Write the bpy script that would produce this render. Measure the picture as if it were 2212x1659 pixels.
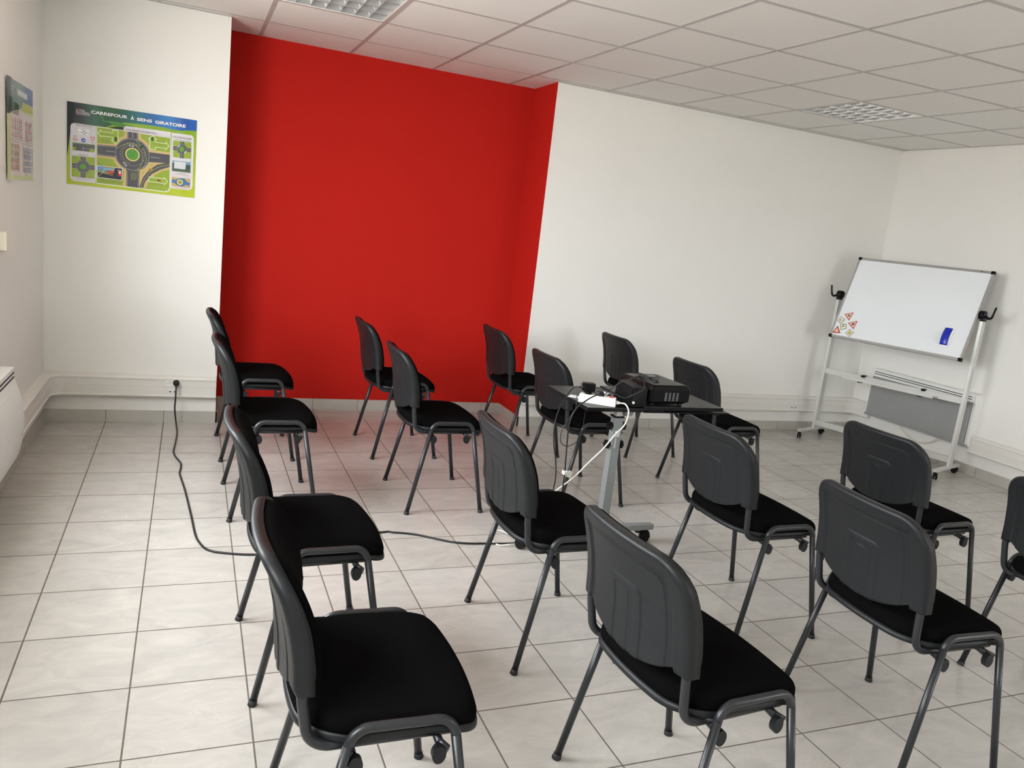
import bpy, bmesh, math, random
from mathutils import Vector, Matrix
random.seed(7)
for o in list(bpy.data.objects): bpy.data.objects.remove(o, do_unlink=True)
S = bpy.context.scene
C = S.collection
PI = math.pi

# ------------------------------------------------------------------ camera
cam_d = bpy.data.cameras.new('camera')
cam_d.sensor_width = 36.0
cam_d.lens = 1689.356 * 36.0 / 2212.0
cam_d.clip_start = 0.02
cam = bpy.data.objects.new('camera', cam_d); C.objects.link(cam)
CR = ((0.922632, -0.368341, 0.114348), (0.031229, -0.224162, -0.974052), (0.384416, 0.902262, -0.195316))
cam.matrix_world = Matrix((
    (CR[0][0], -CR[1][0], -CR[2][0], 0.46799),
    (CR[0][1], -CR[1][1], -CR[2][1], -5.42744),
    (CR[0][2], -CR[1][2], -CR[2][2], 1.50901),
    (0, 0, 0, 1)))
S.camera = cam

# ------------------------------------------------------------------ world: overcast daylight
w = bpy.data.worlds.new('overcast_sky'); S.world = w; w.use_nodes = True
nt = w.node_tree; nt.nodes.clear()
wo = nt.nodes.new('ShaderNodeOutputWorld'); wb = nt.nodes.new('ShaderNodeBackground')
wt = nt.nodes.new('ShaderNodeTexCoord'); ws = nt.nodes.new('ShaderNodeSeparateXYZ'); wr = nt.nodes.new('ShaderNodeValToRGB')
nt.links.new(wt.outputs['Generated'], ws.inputs[0]); nt.links.new(ws.outputs['Z'], wr.inputs[0])
wm = nt.nodes.new('ShaderNodeMath'); wm.operation = 'MULTIPLY_ADD'; wm.inputs[1].default_value = 0.5; wm.inputs[2].default_value = 0.5
nt.links.new(ws.outputs['Z'], wm.inputs[0]); nt.links.new(wm.outputs[0], wr.inputs[0])
wr.color_ramp.elements[0].position = 0.44; wr.color_ramp.elements[0].color = (0.62, 0.59, 0.55, 1)
wr.color_ramp.elements[1].position = 0.53; wr.color_ramp.elements[1].color = (0.93, 0.97, 1.0, 1)
nt.links.new(wr.outputs[0], wb.inputs[0]); wb.inputs[1].default_value = 15.0
nt.links.new(wb.outputs[0], wo.inputs[0])

# windows in the left wall (y0, y1, z0, z1); portals guide the daylight through them
WINS = [(-3.20, -1.36, 1.02, 2.42), (-5.70, -4.30, 1.10, 2.42)]
FILL_WINS = [(4.50, 5.60, 0.95, 1.95)]     # (x0, x1, z0, z1) of an unseen window added behind the camera as fill light
XL, XR, YB, YF, H = -0.3454, 6.26, 0.0, -6.8, 2.5615
for a, b, c, d in WINS:
    ld = bpy.data.lights.new('window_portal', 'AREA'); ld.shape = 'RECTANGLE'; ld.size = d - c; ld.size_y = b - a
    ld.cycles.is_portal = True
    lo = bpy.data.objects.new('window_portal', ld); C.objects.link(lo)
    lo.location = (XL - 0.23, (a + b) / 2, (c + d) / 2); lo.rotation_euler = (0, -PI / 2, 0)

for a, b, c, d in FILL_WINS:  # portal for the added fill window
    ld = bpy.data.lights.new('window_portal', 'AREA'); ld.shape = 'RECTANGLE'; ld.size = b - a; ld.size_y = d - c
    ld.cycles.is_portal = True
    lo = bpy.data.objects.new('window_portal', ld); C.objects.link(lo)
    lo.location = ((a + b) / 2, YF - 0.19, (c + d) / 2); lo.rotation_euler = (PI / 2, 0, PI)

vs = S.view_settings
vs.view_transform = 'Standard'; vs.look = 'None'; vs.gamma = 1.0; vs.use_curve_mapping = False
vs.exposure = 0.70

# ------------------------------------------------------------------ materials
def lin(c):
    return tuple((v / 255 / 12.92 if v / 255 <= 0.04045 else ((v / 255 + 0.055) / 1.055) ** 2.4) for v in c)
def mat(name, col, rough=0.5, metal=0.0, spec=0.5, noise=None, bump=None, sheen=0.0, coat=0.0):
    m = bpy.data.materials.new(name); m.use_nodes = True; n = m.node_tree; b = n.nodes['Principled BSDF']
    b.inputs['Base Color'].default_value = (*col, 1); b.inputs['Roughness'].default_value = rough
    b.inputs['Metallic'].default_value = metal; b.inputs['Specular IOR Level'].default_value = spec
    b.inputs['Sheen Weight'].default_value = sheen; b.inputs['Coat Weight'].default_value = coat
    tc = n.nodes.new('ShaderNodeTexCoord')
    if noise:
        sc, amt = noise
        t = n.nodes.new('ShaderNodeTexNoise'); t.inputs['Scale'].default_value = sc; t.inputs['Detail'].default_value = 5
        r = n.nodes.new('ShaderNodeMapRange'); r.inputs[3].default_value = 1 - amt; r.inputs[4].default_value = 1 + amt
        mx = n.nodes.new('ShaderNodeMix'); mx.data_type = 'RGBA'; mx.blend_type = 'MULTIPLY'; mx.inputs[0].default_value = 1
        mx.inputs[6].default_value = (*col, 1)
        n.links.new(tc.outputs['Object'], t.inputs['Vector']); n.links.new(t.outputs['Fac'], r.inputs[0])
        n.links.new(r.outputs[0], mx.inputs[7]); n.links.new(mx.outputs[2], b.inputs['Base Color'])
    if bump:
        sc, st, di = bump
        t = n.nodes.new('ShaderNodeTexNoise'); t.inputs['Scale'].default_value = sc; t.inputs['Detail'].default_value = 3
        bp = n.nodes.new('ShaderNodeBump'); bp.inputs['Strength'].default_value = st; bp.inputs['Distance'].default_value = di
        n.links.new(tc.outputs['Object'], t.inputs['Vector']); n.links.new(t.outputs['Fac'], bp.inputs['Height'])
        n.links.new(bp.outputs[0], b.inputs['Normal'])
    return m
M = {}
M['wall'] = mat('white_wall_paint', (0.82, 0.805, 0.765), 0.75, noise=(2.2, 0.02), bump=(140, 0.25, 0.001))
M['red'] = mat('red_wall_paint', (0.47, 0.014, 0.009), 0.8, spec=0.12, noise=(2.0, 0.03), bump=(140, 0.25, 0.001))
M['ceil'] = mat('ceiling_panel', (0.78, 0.76, 0.725), 0.9, noise=(90, 0.05), bump=(220, 0.4, 0.001))
M['tbar'] = mat('ceiling_grid_bar', (0.46, 0.44, 0.42), 0.5)
M['grout'] = mat('grout', (0.16, 0.14, 0.12), 0.9)
M['trunk'] = mat('white_plastic_trunking', (0.76, 0.74, 0.69), 0.45)
M['white'] = mat('white_enamel', (0.80, 0.80, 0.77), 0.35)
M['cream'] = mat('cream_plastic', (0.78, 0.75, 0.62), 0.45)
M['slot'] = mat('dark_slot', (0.02, 0.02, 0.02), 0.7)
M['greymesh'] = mat('grey_heater_panel', (0.30, 0.305, 0.30), 0.55, noise=(8, 0.06))
M['shell'] = mat('charcoal_plastic', (0.0085, 0.0098, 0.0112), 0.45, spec=0.34, bump=(900, 0.35, 0.0006))
M['fabric'] = mat('black_fabric', (0.0035, 0.0034, 0.0036), 1.0, spec=0.02, bump=(1400, 0.5, 0.0006))
M['frame'] = mat('anthracite_tube', (0.016, 0.018, 0.021), 0.33)
M['rubber'] = mat('black_rubber', (0.010, 0.010, 0.011), 0.6)
M['alu'] = mat('brushed_aluminium', (0.62, 0.62, 0.60), 0.32, metal=0.85)
M['alupaint'] = mat('pale_grey_profile', (0.62, 0.62, 0.59), 0.35, metal=0.25)
M['aluframe'] = mat('anodised_frame', (0.40, 0.39, 0.375), 0.35, metal=0.4)
M['greypost'] = mat('silver_grey_paint', (0.27, 0.29, 0.29), 0.38, metal=0.35)
M['board'] = mat('white_board_enamel', (0.80, 0.83, 0.85), 0.22, coat=0.3)
M['blackpl'] = mat('black_plastic', (0.004, 0.004, 0.0045), 0.40, spec=0.18)
M['gloss'] = mat('black_gloss_plastic', (0.006, 0.006, 0.007), 0.12)
M['tabletop'] = mat('black_table_top', (0.008, 0.008, 0.0085), 0.33, spec=0.22, noise=(30, 0.1))
M['cable'] = mat('black_cable', (0.012, 0.012, 0.013), 0.45)
M['wcable'] = mat('white_cable', (0.78, 0.76, 0.68), 0.45)
M['wplast'] = mat('white_plastic', (0.85, 0.85, 0.80), 0.35)
M['paper'] = mat('white_paper', (0.80, 0.80, 0.84), 0.7)
M['mirror'] = mat('mirror_louvre', (0.86, 0.86, 0.86), 0.10, metal=1.0)
M['tube'] = mat('white_tube_and_v_glint', (0.85, 0.85, 0.82), 0.3)  # tubes, and the reflected light painted on the louvre's V ends
M['satin'] = mat('satin_grey_reflector', (0.40, 0.405, 0.41), 0.35, metal=0.6)
M['tray'] = mat('grey_lamp_housing', (0.33, 0.34, 0.34), 0.5)
M['redpl'] = mat('red_plastic', (0.45, 0.01, 0.01), 0.3)
M['blue'] = mat('blue_plastic', (0.008, 0.025, 0.42), 0.25)
M['signred'] = mat('sign_red', (0.42, 0.035, 0.02), 0.5)
M['signpeach'] = mat('sign_peach', (0.80, 0.56, 0.42), 0.5)
M['signcream'] = mat('sign_cream', (0.80, 0.76, 0.60), 0.5)
M['signolive'] = mat('sign_olive', (0.45, 0.42, 0.13), 0.5)
M['ink'] = mat('black_ink', (0.01, 0.01, 0.01), 0.6)
M['winframe'] = mat('white_window_frame', (0.75, 0.75, 0.73), 0.4)

def glass_mat():
    m = bpy.data.materials.new('window_glass'); m.use_nodes = True; n = m.node_tree; n.nodes.clear()
    o = n.nodes.new('ShaderNodeOutputMaterial'); t = n.nodes.new('ShaderNodeBsdfTransparent'); g = n.nodes.new('ShaderNodeBsdfGlossy')
    g.inputs['Roughness'].default_value = 0.02; mx = n.nodes.new('ShaderNodeMixShader'); mx.inputs[0].default_value = 0.05
    n.links.new(t.outputs[0], mx.inputs[1]); n.links.new(g.outputs[0], mx.inputs[2]); n.links.new(mx.outputs[0], o.inputs[0])
    return m
M['glass'] = glass_mat()

TS = 0.33813
def tile_mat():
    m = bpy.data.materials.new('floor_tiles'); m.use_nodes = True; n = m.node_tree; L = n.links; b = n.nodes['Principled BSDF']
    tc = n.nodes.new('ShaderNodeTexCoord')
    mp = n.nodes.new('ShaderNodeMapping'); L.new(tc.outputs['Object'], mp.inputs[0])
    mp.inputs['Location'].default_value = (TS * 40, TS * 40, 0)
    br = n.nodes.new('ShaderNodeTexBrick'); br.offset = 0.0; br.squash = 1.0
    br.inputs['Scale'].default_value = 1.0; br.inputs['Brick Width'].default_value = TS; br.inputs['Row Height'].default_value = TS
    br.inputs['Mortar Size'].default_value = 0.0028; br.inputs['Mortar Smooth'].default_value = 0.15; br.inputs['Bias'].default_value = 0
    br.inputs['Color1'].default_value = (0.47, 0.447, 0.412, 1); br.inputs['Color2'].default_value = (0.515, 0.492, 0.457, 1)
    br.inputs['Mortar'].default_value = (0.13, 0.11, 0.09, 1)
    L.new(mp.outputs[0], br.inputs['Vector'])
    n1 = n.nodes.new('ShaderNodeTexNoise'); n1.inputs['Scale'].default_value = 7; n1.inputs['Detail'].default_value = 8; n1.inputs['Roughness'].default_value = 0.65; n1.inputs['Distortion'].default_value = 1.2
    m2 = n.nodes.new('ShaderNodeMapping'); m2.inputs['Scale'].default_value = (0.7, 1.5, 1); L.new(tc.outputs['Object'], m2.inputs[0]); L.new(m2.outputs[0], n1.inputs['Vector'])
    r1 = n.nodes.new('ShaderNodeMapRange'); r1.inputs[1].default_value = 0.3; r1.inputs[2].default_value = 0.7; r1.inputs[3].default_value = 0.88; r1.inputs[4].default_value = 1.09
    L.new(n1.outputs['Fac'], r1.inputs[0])
    # thin pale veins
    n2 = n.nodes.new('ShaderNodeTexNoise'); n2.inputs['Scale'].default_value = 5.5; n2.inputs['Detail'].default_value = 6; n2.inputs['Distortion'].default_value = 0.9
    L.new(tc.outputs['Object'], n2.inputs['Vector'])
    sb = n.nodes.new('ShaderNodeMath'); sb.operation = 'SUBTRACT'; sb.inputs[1].default_value = 0.5; L.new(n2.outputs['Fac'], sb.inputs[0])
    ab = n.nodes.new('ShaderNodeMath'); ab.operation = 'ABSOLUTE'; L.new(sb.outputs[0], ab.inputs[0])
    r2 = n.nodes.new('ShaderNodeMapRange'); r2.inputs[1].default_value = 0.0; r2.inputs[2].default_value = 0.006; r2.inputs[3].default_value = 1.0; r2.inputs[4].default_value = 0.0
    L.new(ab.outputs[0], r2.inputs[0])
    n3 = n.nodes.new('ShaderNodeTexNoise'); n3.inputs['Scale'].default_value = 2.3; L.new(tc.outputs['Object'], n3.inputs['Vector'])
    r3 = n.nodes.new('ShaderNodeMapRange'); r3.inputs[1].default_value = 0.52; r3.inputs[2].default_value = 0.62; r3.inputs[3].default_value = 0.0; r3.inputs[4].default_value = 0.16
    L.new(n3.outputs['Fac'], r3.inputs[0])
    mu = n.nodes.new('ShaderNodeMath'); mu.operation = 'MULTIPLY'; L.new(r2.outputs[0], mu.inputs[0]); L.new(r3.outputs[0], mu.inputs[1])
    ad = n.nodes.new('ShaderNodeMath'); ad.operation = 'ADD'; L.new(mu.outputs[0], ad.inputs[0]); L.new(r1.outputs[0], ad.inputs[1])
    mx = n.nodes.new('ShaderNodeMix'); mx.data_type = 'RGBA'; mx.blend_type = 'MULTIPLY'; mx.inputs[0].default_value = 1
    L.new(br.outputs['Color'], mx.inputs[6]); L.new(ad.outputs[0], mx.inputs[7]); L.new(mx.outputs[2], b.inputs['Base Color'])
    rr = n.nodes.new('ShaderNodeMapRange'); rr.inputs[3].default_value = 0.26; rr.inputs[4].default_value = 0.85
    L.new(br.outputs['Fac'], rr.inputs[0]); L.new(rr.outputs[0], b.inputs['Roughness'])
    b.inputs['Specular IOR Level'].default_value = 0.6
    iv = n.nodes.new('ShaderNodeMath'); iv.operation = 'MULTIPLY_ADD'; iv.inputs[1].default_value = -1.0; iv.inputs[2].default_value = 1.0
    L.new(br.outputs['Fac'], iv.inputs[0])
    n1s = n.nodes.new('ShaderNodeMath'); n1s.operation = 'MULTIPLY_ADD'; n1s.inputs[1].default_value = 0.35; L.new(n1.outputs['Fac'], n1s.inputs[0]); L.new(iv.outputs[0], n1s.inputs[2])
    bp = n.nodes.new('ShaderNodeBump'); bp.inputs['Strength'].default_value = 0.55; bp.inputs['Distance'].default_value = 0.0018
    L.new(n1s.outputs[0], bp.inputs['Height']); L.new(bp.outputs[0], b.inputs['Normal'])
    return m
M['floor'] = tile_mat()
M['skirt'] = mat('skirting_tile', (0.48, 0.46, 0.415), 0.45, noise=(9, 0.10))

def print_mat(name, rough):
    m = bpy.data.materials.new(name); m.use_nodes = True; n = m.node_tree; b = n.nodes['Principled BSDF']
    a = n.nodes.new('ShaderNodeVertexColor'); a.layer_name = 'ink'
    n.links.new(a.outputs['Color'], b.inputs['Base Color']); b.inputs['Roughness'].default_value = rough
    b.inputs['Coat Weight'].default_value = 0.10; b.inputs['Coat Roughness'].default_value = 0.12; b.inputs['Specular IOR Level'].default_value = 0.25
    return m
M['print'] = print_mat('printed_poster', 0.35)

# ------------------------------------------------------------------ helpers
class MB:
    """collects shapes into one mesh"""
    def __init__(s): s.bm = bmesh.new(); s.mats = []
    def mi(s, m):
        if m not in s.mats: s.mats.append(m)
        return s.mats.index(m)
    def face(s, vs, m, smooth=False):
        try: f = s.bm.faces.new(vs)
        except ValueError: return None
        f.material_index = s.mi(m); f.smooth = smooth; return f
    def box(s, a, b, m, bev=0.0, rot=None, piv=None):
        x0, y0, z0 = a; x1, y1, z1 = b
        t = bmesh.new()
        V = [t.verts.new(p) for p in ((x0, y0, z0), (x1, y0, z0), (x1, y1, z0), (x0, y1, z0), (x0, y0, z1), (x1, y0, z1), (x1, y1, z1), (x0, y1, z1))]
        for q in ((0, 3, 2, 1), (4, 5, 6, 7), (0, 1, 5, 4), (1, 2, 6, 5), (2, 3, 7, 6), (3, 0, 4, 7)): t.faces.new([V[i] for i in q])
        if bev: bmesh.ops.bevel(t, geom=list(t.edges), offset=bev, segments=2, affect='EDGES', profile=0.7)
        if rot: bmesh.ops.rotate(t, verts=t.verts, cent=piv or (0, 0, 0), matrix=rot)
        s.merge(t, m)
    def merge(s, t, m, smooth=False):
        mp = {v: s.bm.verts.new(v.co) for v in t.verts}
        for f in t.faces: s.face([mp[v] for v in f.verts], m, smooth or f.smooth)
        t.free()
    def tube(s, pts, r, m, n=10, r2=None, cap=True, ref=(0, 1, 0), closed=False):
        """sweep an ellipse (r across ref, r2 along ref) along points"""
        r2 = r2 or r; pts = [Vector(p) for p in pts]; N = len(pts); rings = []
        ref = Vector(ref); prev = None
        for i, p in enumerate(pts):
            if closed: d = pts[(i + 1) % N] - pts[(i - 1) % N]
            else: d = pts[min(i + 1, N - 1)] - pts[max(i - 1, 0)]
            d.normalize()
            base = ref if prev is None else prev
            u = base - d * base.dot(d)
            if u.length < 1e-4: u = Vector((1, 0, 0)) - d * d.x
            u.normalize(); prev = u; v = d.cross(u)
            rr = r[i] if isinstance(r, (list, tuple)) else r
            rr2 = r2[i] if isinstance(r2, (list, tuple)) else r2
            rings.append([s.bm.verts.new(p + u * (math.cos(2 * PI * k / n) * rr2) + v * (math.sin(2 * PI * k / n) * rr)) for k in range(n)])
        for i in range(N if closed else N - 1):
            A = rings[i]; B = rings[(i + 1) % N]
            for k in range(n): s.face([A[k], A[(k + 1) % n], B[(k + 1) % n], B[k]], m, True)
        if cap and not closed: s.face(rings[0][::-1], m); s.face(rings[-1], m)
    def cyl(s, a, b, r, m, n=20, r1=None):
        s.tube([a, b], [r, r if r1 is None else r1], m, n, r2=[r, r if r1 is None else r1], ref=(0.123, 0.9, 0.31))
    def prism(s, poly, axis, a, b, m):
        """extrude 2-D polygon along axis 'x','y','z' from a to b"""
        def P(u, v, t): return {'x': (t, u, v), 'y': (u, t, v), 'z': (u, v, t)}[axis]
        A = [s.bm.verts.new(P(u, v, a)) for u, v in poly]; B = [s.bm.verts.new(P(u, v, b)) for u, v in poly]
        n = len(poly); s.face(A, m); s.face(B[::-1], m)
        for i in range(n): s.face([A[i], B[i], B[(i + 1) % n], A[(i + 1) % n]], m)
    def grid(s, f, nu, nv, m, smooth=True):
        V = [[s.bm.verts.new(f(i, j)) for j in range(nv + 1)] for i in range(nu + 1)]
        for i in range(nu):
            for j in range(nv): s.face([V[i][j], V[i + 1][j], V[i + 1][j + 1], V[i][j + 1]], m, smooth)
        return V
    def build(s, name, parent=None, loc=None):
        bmesh.ops.recalc_face_normals(s.bm, faces=s.bm.faces)
        me = bpy.data.meshes.new(name); s.bm.to_mesh(me); s.bm.free()
        for m in s.mats: me.materials.append(M[m])
        o = bpy.data.objects.new(name, me); C.objects.link(o)
        if parent: o.parent = parent
        if loc: o.location = loc
        return o
def tag(o, label=None, cat=None, group=None, kind=None):
    if label: o['label'] = label
    if cat: o['category'] = cat
    if group: o['group'] = group
    if kind: o['kind'] = kind
    return o
def thing(name, label, cat, loc=(0, 0, 0), rz=0, group=None):
    o = bpy.data.objects.new(name, None); C.objects.link(o); o.empty_display_size = 0.1
    o.location = loc; o.rotation_euler = (0, 0, rz); return tag(o, label, cat, group)
def struct(mb, name): return tag(mb.build(name), kind='structure')
def fillet(pts, r, n=6):
    """round the inner corners of a polyline"""
    P = [Vector(p) for p in pts]; out = [P[0]]
    for i in range(1, len(P) - 1):
        a = (P[i - 1] - P[i]); b = (P[i + 1] - P[i]); la, lb = a.length, b.length; a.normalize(); b.normalize()
        ang = a.angle(b); rr = r[i - 1] if isinstance(r, (list, tuple)) else r
        t = min(rr / math.tan(ang / 2), la * 0.49, lb * 0.49); rr = t * math.tan(ang / 2)
        s0 = P[i] + a * t; s1 = P[i] + b * t
        c = P[i] + (a + b).normalized() * (rr / math.sin(ang / 2))
        v0 = s0 - c; v1 = s1 - c; th = v0.angle(v1)
        for k in range(n + 1):
            f = k / n
            out.append(c + (v0 * math.sin((1 - f) * th) + v1 * math.sin(f * th)) / math.sin(th))
    out.append(P[-1]); return out
def spline(pts, n=8):
    """Catmull-Rom through points"""
    P = [Vector(p) for p in pts]; P = [P[0] * 2 - P[1]] + P + [P[-1] * 2 - P[-2]]; out = []
    for i in range(1, len(P) - 2):
        for k in range(n):
            t = k / n; a, b, c, d = P[i - 1], P[i], P[i + 1], P[i + 2]
            out.append(0.5 * ((2 * b) + (c - a) * t + (2 * a - 5 * b + 4 * c - d) * t * t + (3 * b - a - 3 * c + d) * t ** 3))
    out.append(P[-2]); return out
def rotz(a): return Matrix.Rotation(a, 3, 'Z')

# ------------------------------------------------------------------ room shell
RXA, RXB, RY = 0.655, 2.866, 0.43      # red recess
f = MB(); f.box((XL - 0.25, YF - 0.1, -0.1), (XR + 0.3, RY + 0.3, 0.0), 'floor'); struct(f, 'floor')
b = MB()
b.box((XL - 0.25, YB, 0), (RXA, YB + 0.62, H + 0.12), 'wall'); struct(b, 'wall_back_left')
b = MB(); b.box((RXA - 0.001, RY, 0), (RXB + 0.001, RY + 0.19, H + 0.12), 'red')
b.box((RXB - 0.0, YB + 0.003, 0), (RXB + 0.012, RY, H + 0.12), 'red'); b.box((RXA - 0.012, YB + 0.003, 0), (RXA + 0.0015, RY, H + 0.12), 'red')
struct(b, 'wall_recess')
b = MB(); b.box((RXB + 0.001, YB, 0), (XR + 0.2, YB + 0.62, H + 0.12), 'wall'); struct(b, 'wall_back_right')
b = MB(); b.box((XR, YF, 0), (XR + 0.2, YB, H + 0.12), 'wall'); struct(b, 'wall_right')
# wall behind the camera, with the added fill window
b = MB(); xs = [XL - 0.25] + [v for a in FILL_WINS for v in a[:2]] + [XR + 0.2]
for i in range(0, len(xs) - 1, 2): b.box((xs[i], YF - 0.2, 0), (xs[i + 1], YF, H + 0.12), 'wall')
for a, c, d, e in FILL_WINS:
    b.box((a, YF - 0.2, 0), (c, YF, d), 'wall'); b.box((a, YF - 0.2, e), (c, YF, H + 0.12), 'wall')
struct(b, 'wall_front')
# left wall with window openings
b = MB()
ys = [YF] + [v for a in sorted(WINS) for v in a[:2]] + [YB]
for i in range(0, len(ys) - 1, 2): b.box((XL - 0.25, ys[i], 0), (XL, ys[i + 1], H + 0.12), 'wall')
for a, c, d, e in WINS:
    b.box((XL - 0.25, a, 0), (XL, c, d), 'wall'); b.box((XL - 0.25, a, e), (XL, c, H + 0.12), 'wall')
struct(b, 'wall_left')
fr = 0.055
for i, (side, (a, c, d, e)) in enumerate([('x', q) for q in WINS] + [('y', q) for q in FILL_WINS]):
    q0, q1 = (XL - 0.20, XL - 0.14) if side == 'x' else (YF - 0.16, YF - 0.10)
    g = MB()
    def wb_(u0, u1, z0, z1, p0, p1, m, g=None):
        g.box(*(((p0, u0, z0), (p1, u1, z1)) if side == 'x' else ((u0, p0, z0), (u1, p1, z1))), m)
    m_ = (a + c) / 2
    for u0, u1, z0, z1 in ((a, a + fr, d, e), (c - fr, c, d, e), (a, c, d, d + fr), (a, c, e - fr, e), (m_ - 0.045, m_ + 0.045, d, e)): wb_(u0, u1, z0, z1, q0, q1, 'winframe', g)
    wf = tag(g.build('window_%d' % (i + 1)), kind='structure')  # the one in the front wall is added for fill light
    g = MB(); wb_(a + fr, c - fr, d + fr, e - fr, q0 + 0.025, q0 + 0.031, 'glass', g); g.build('pane', wf)

# ceiling: panels, grid bars, wall angle
CX, CY, CH = 0.85239, -0.07239, H
LAMPS = [(CX, CY - 0.6), (CX + 3.6, CY - 0.6)]          # upper-left cell corners
c = MB()
x0i = -8; x1i = 9; y0i = -1; y1i = 11
for i in range(x0i, x1i + 1):
    for j in range(y0i, y1i + 1):
        ax, ay = CX + i * 0.6, CY - j * 0.6
        if any(abs(ax - lx) < 0.01 and abs(ay - ly) < 0.01 for lx, ly in LAMPS): continue
        xa, xb = max(ax, XL - 0.05), min(ax + 0.6, XR + 0.05); ya, yb = max(ay - 0.6, YF - 0.05), min(ay, RY + 0.05)
        if xa >= xb or ya >= yb: continue
        c.box((xa, ya, CH + 0.0018), (xb, yb, CH + 0.016), 'ceil')
struct(c, 'ceiling')
g = MB()
for i in range(x0i, x1i + 2):
    x = CX + i * 0.6
    if XL < x < XR:
        g.box((x - 0.012, YF, CH), (x + 0.012, (RY if RXA < x < RXB else YB), CH + 0.0035), 'tbar')
for j in range(y0i, y1i + 2):
    y = CY - j * 0.6
    if YF < y < YB: g.box((XL, y - 0.012, CH + 0.0002), (XR, y + 0.012, CH + 0.0035), 'tbar')
for a, q in (((XL, YB - 0.024), (RXA, YB)), ((RXB, YB - 0.024), (XR, YB)), ((XR - 0.024, YF), (XR, YB)), ((XL, YF), (XL + 0.024, YB))):
    g.box((a[0], a[1], CH - 0.0015), (q[0], q[1], CH + 0.003), 'tbar')
struct(g, 'trim_1')
# void above the ceiling
b = MB(); b.box((XL - 0.25, YF - 0.2, H + 0.12), (XR + 0.2, RY + 0.3, H + 0.2), 'tray'); struct(b, 'ceiling_slab')

# tiled skirting
def skirting(name, p0, p1, nrm, start=0.0):
    """tiles from p0 to p1, thickness 12 mm along nrm, joints on the floor grid"""
    b = MB(); dx, dy = p1[0] - p0[0], p1[1] - p0[1]; Ln = math.hypot(dx, dy); ux, uy = dx / Ln, dy / Ln
    coord = (p0[0] * abs(ux) + p0[1] * abs(uy)); sg = 1 if ux + uy > 0 else -1
    cuts = [0.0]; k0 = coord / TS
    k = math.ceil(k0 + 1e-6) if sg > 0 else math.floor(k0 - 1e-6)
    while True:
        t = (k * TS - coord) * sg
        if t >= Ln: break
        cuts.append(t); k += sg
    cuts.append(Ln)
    for a, c_ in zip(cuts[:-1], cuts[1:]):
        if c_ - a < 0.008: continue
        a2, c2 = a + (0.0015 if a > 0 else 0), c_ - (0.0015 if c_ < Ln else 0)
        xs = sorted((p0[0] + ux * a2, p0[0] + ux * c2)); yy = sorted((p0[1] + uy * a2, p0[1] + uy * c2))
        xs = [xs[0] + min(0, nrm[0]) * 0.012, xs[1] + max(0, nrm[0]) * 0.012]; yy = [yy[0] + min(0, nrm[1]) * 0.012, yy[1] + max(0, nrm[1]) * 0.012]
        b.box((xs[0], yy[0], 0), (xs[1], yy[1], 0.0775), 'skirt', bev=0.0012)
    xs = sorted((p0[0], p1[0])); yy = sorted((p0[1], p1[1]))
    xs = [xs[0] + min(0, nrm[0]) * 0.0105, xs[1] + max(0, nrm[0]) * 0.0105]; yy = [yy[0] + min(0, nrm[1]) * 0.0105, yy[1] + max(0, nrm[1]) * 0.0105]
    b.box((xs[0], yy[0], 0), (xs[1], yy[1], 0.0765), 'grout')
    return struct(b, name)
skirting('baseboard_back_left', (XL, YB), (RXA, YB), (0, -1))
skirting('baseboard_recess_left', (RXA, YB), (RXA, RY), (1, 0))
skirting('baseboard_recess', (RXA, RY), (RXB, RY), (0, -1))
skirting('baseboard_recess_right', (RXB, YB), (RXB, RY), (-1, 0))
skirting('baseboard_back_right', (RXB, YB), (XR, YB), (0, -1))
skirting('baseboard_right', (XR, YB), (XR, YF), (-1, 0))
skirting('baseboard_left', (XL, YB), (XL, YF), (1, 0))

# cable trunking with rounded inside corners: (offset from wall, z) profile
TP = [(0.0, 0.178), (0.044, 0.178), (0.050, 0.184), (0.050, 0.190), (0.046, 0.194), (0.046, 0.238), (0.0435, 0.240), (0.0435, 0.243), (0.046, 0.245),
      (0.046, 0.290), (0.050, 0.294), (0.050, 0.302), (0.044, 0.310), (0.0, 0.318)]
def trunking(name, pts):
    """pts: (x, y) wall points; walls axis aligned, inward normals given per segment; inside corners rounded"""
    b = MB(); rings = []; R_ = 0.07
    n = len(pts)
    for i, (p, nrm) in enumerate(pts):
        if i == 0 or i == n - 1:
            rings.append([b.bm.verts.new((p[0] + nrm[0] * o, p[1] + nrm[1] * o, z)) for o, z in TP])
        else:
            n0, n1 = nrm; ctr = (p[0] + (0.05 + R_) * (n0[0] + n1[0]), p[1] + (0.05 + R_) * (n0[1] + n1[1]))
            for k in range(9):
                t = k / 8 * PI / 2; nx = n0[0] * math.cos(t) + n1[0] * math.sin(t); ny = n0[1] * math.cos(t) + n1[1] * math.sin(t)
                r = []
                for o, z in TP:
                    if o == 0:
                        q = p if 0 < k < 8 else ((p[0] + (0.05 + R_) * n1[0], p[1] + (0.05 + R_) * n1[1]) if k == 0 else (p[0] + (0.05 + R_) * n0[0], p[1] + (0.05 + R_) * n0[1]))
                    else: q = (ctr[0] - (R_ + 0.05 - o) * nx, ctr[1] - (R_ + 0.05 - o) * ny)
                    r.append(b.bm.verts.new((q[0], q[1], z)))
                rings.append(r)
    for A, B_ in zip(rings[:-1], rings[1:]):
        for k in range(len(TP) - 1): b.face([A[k], B_[k], B_[k + 1], A[k + 1]], 'trunk', False)
    b.face(rings[0], 'trunk'); b.face(rings[-1][::-1], 'trunk')
    return struct(b, name)
trunking('trim_2', [((XL, YF + 0.1), (1, 0)), ((XL, YB), ((1, 0), (0, -1))), ((RXA - 0.004, YB), (0, -1))])
trunking('trim_3', [((RXB + 0.004, YB), (0, -1)), ((XR, YB), ((0, -1), (-1, 0))), ((XR, -0.245), (-1, 0))])
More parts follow.
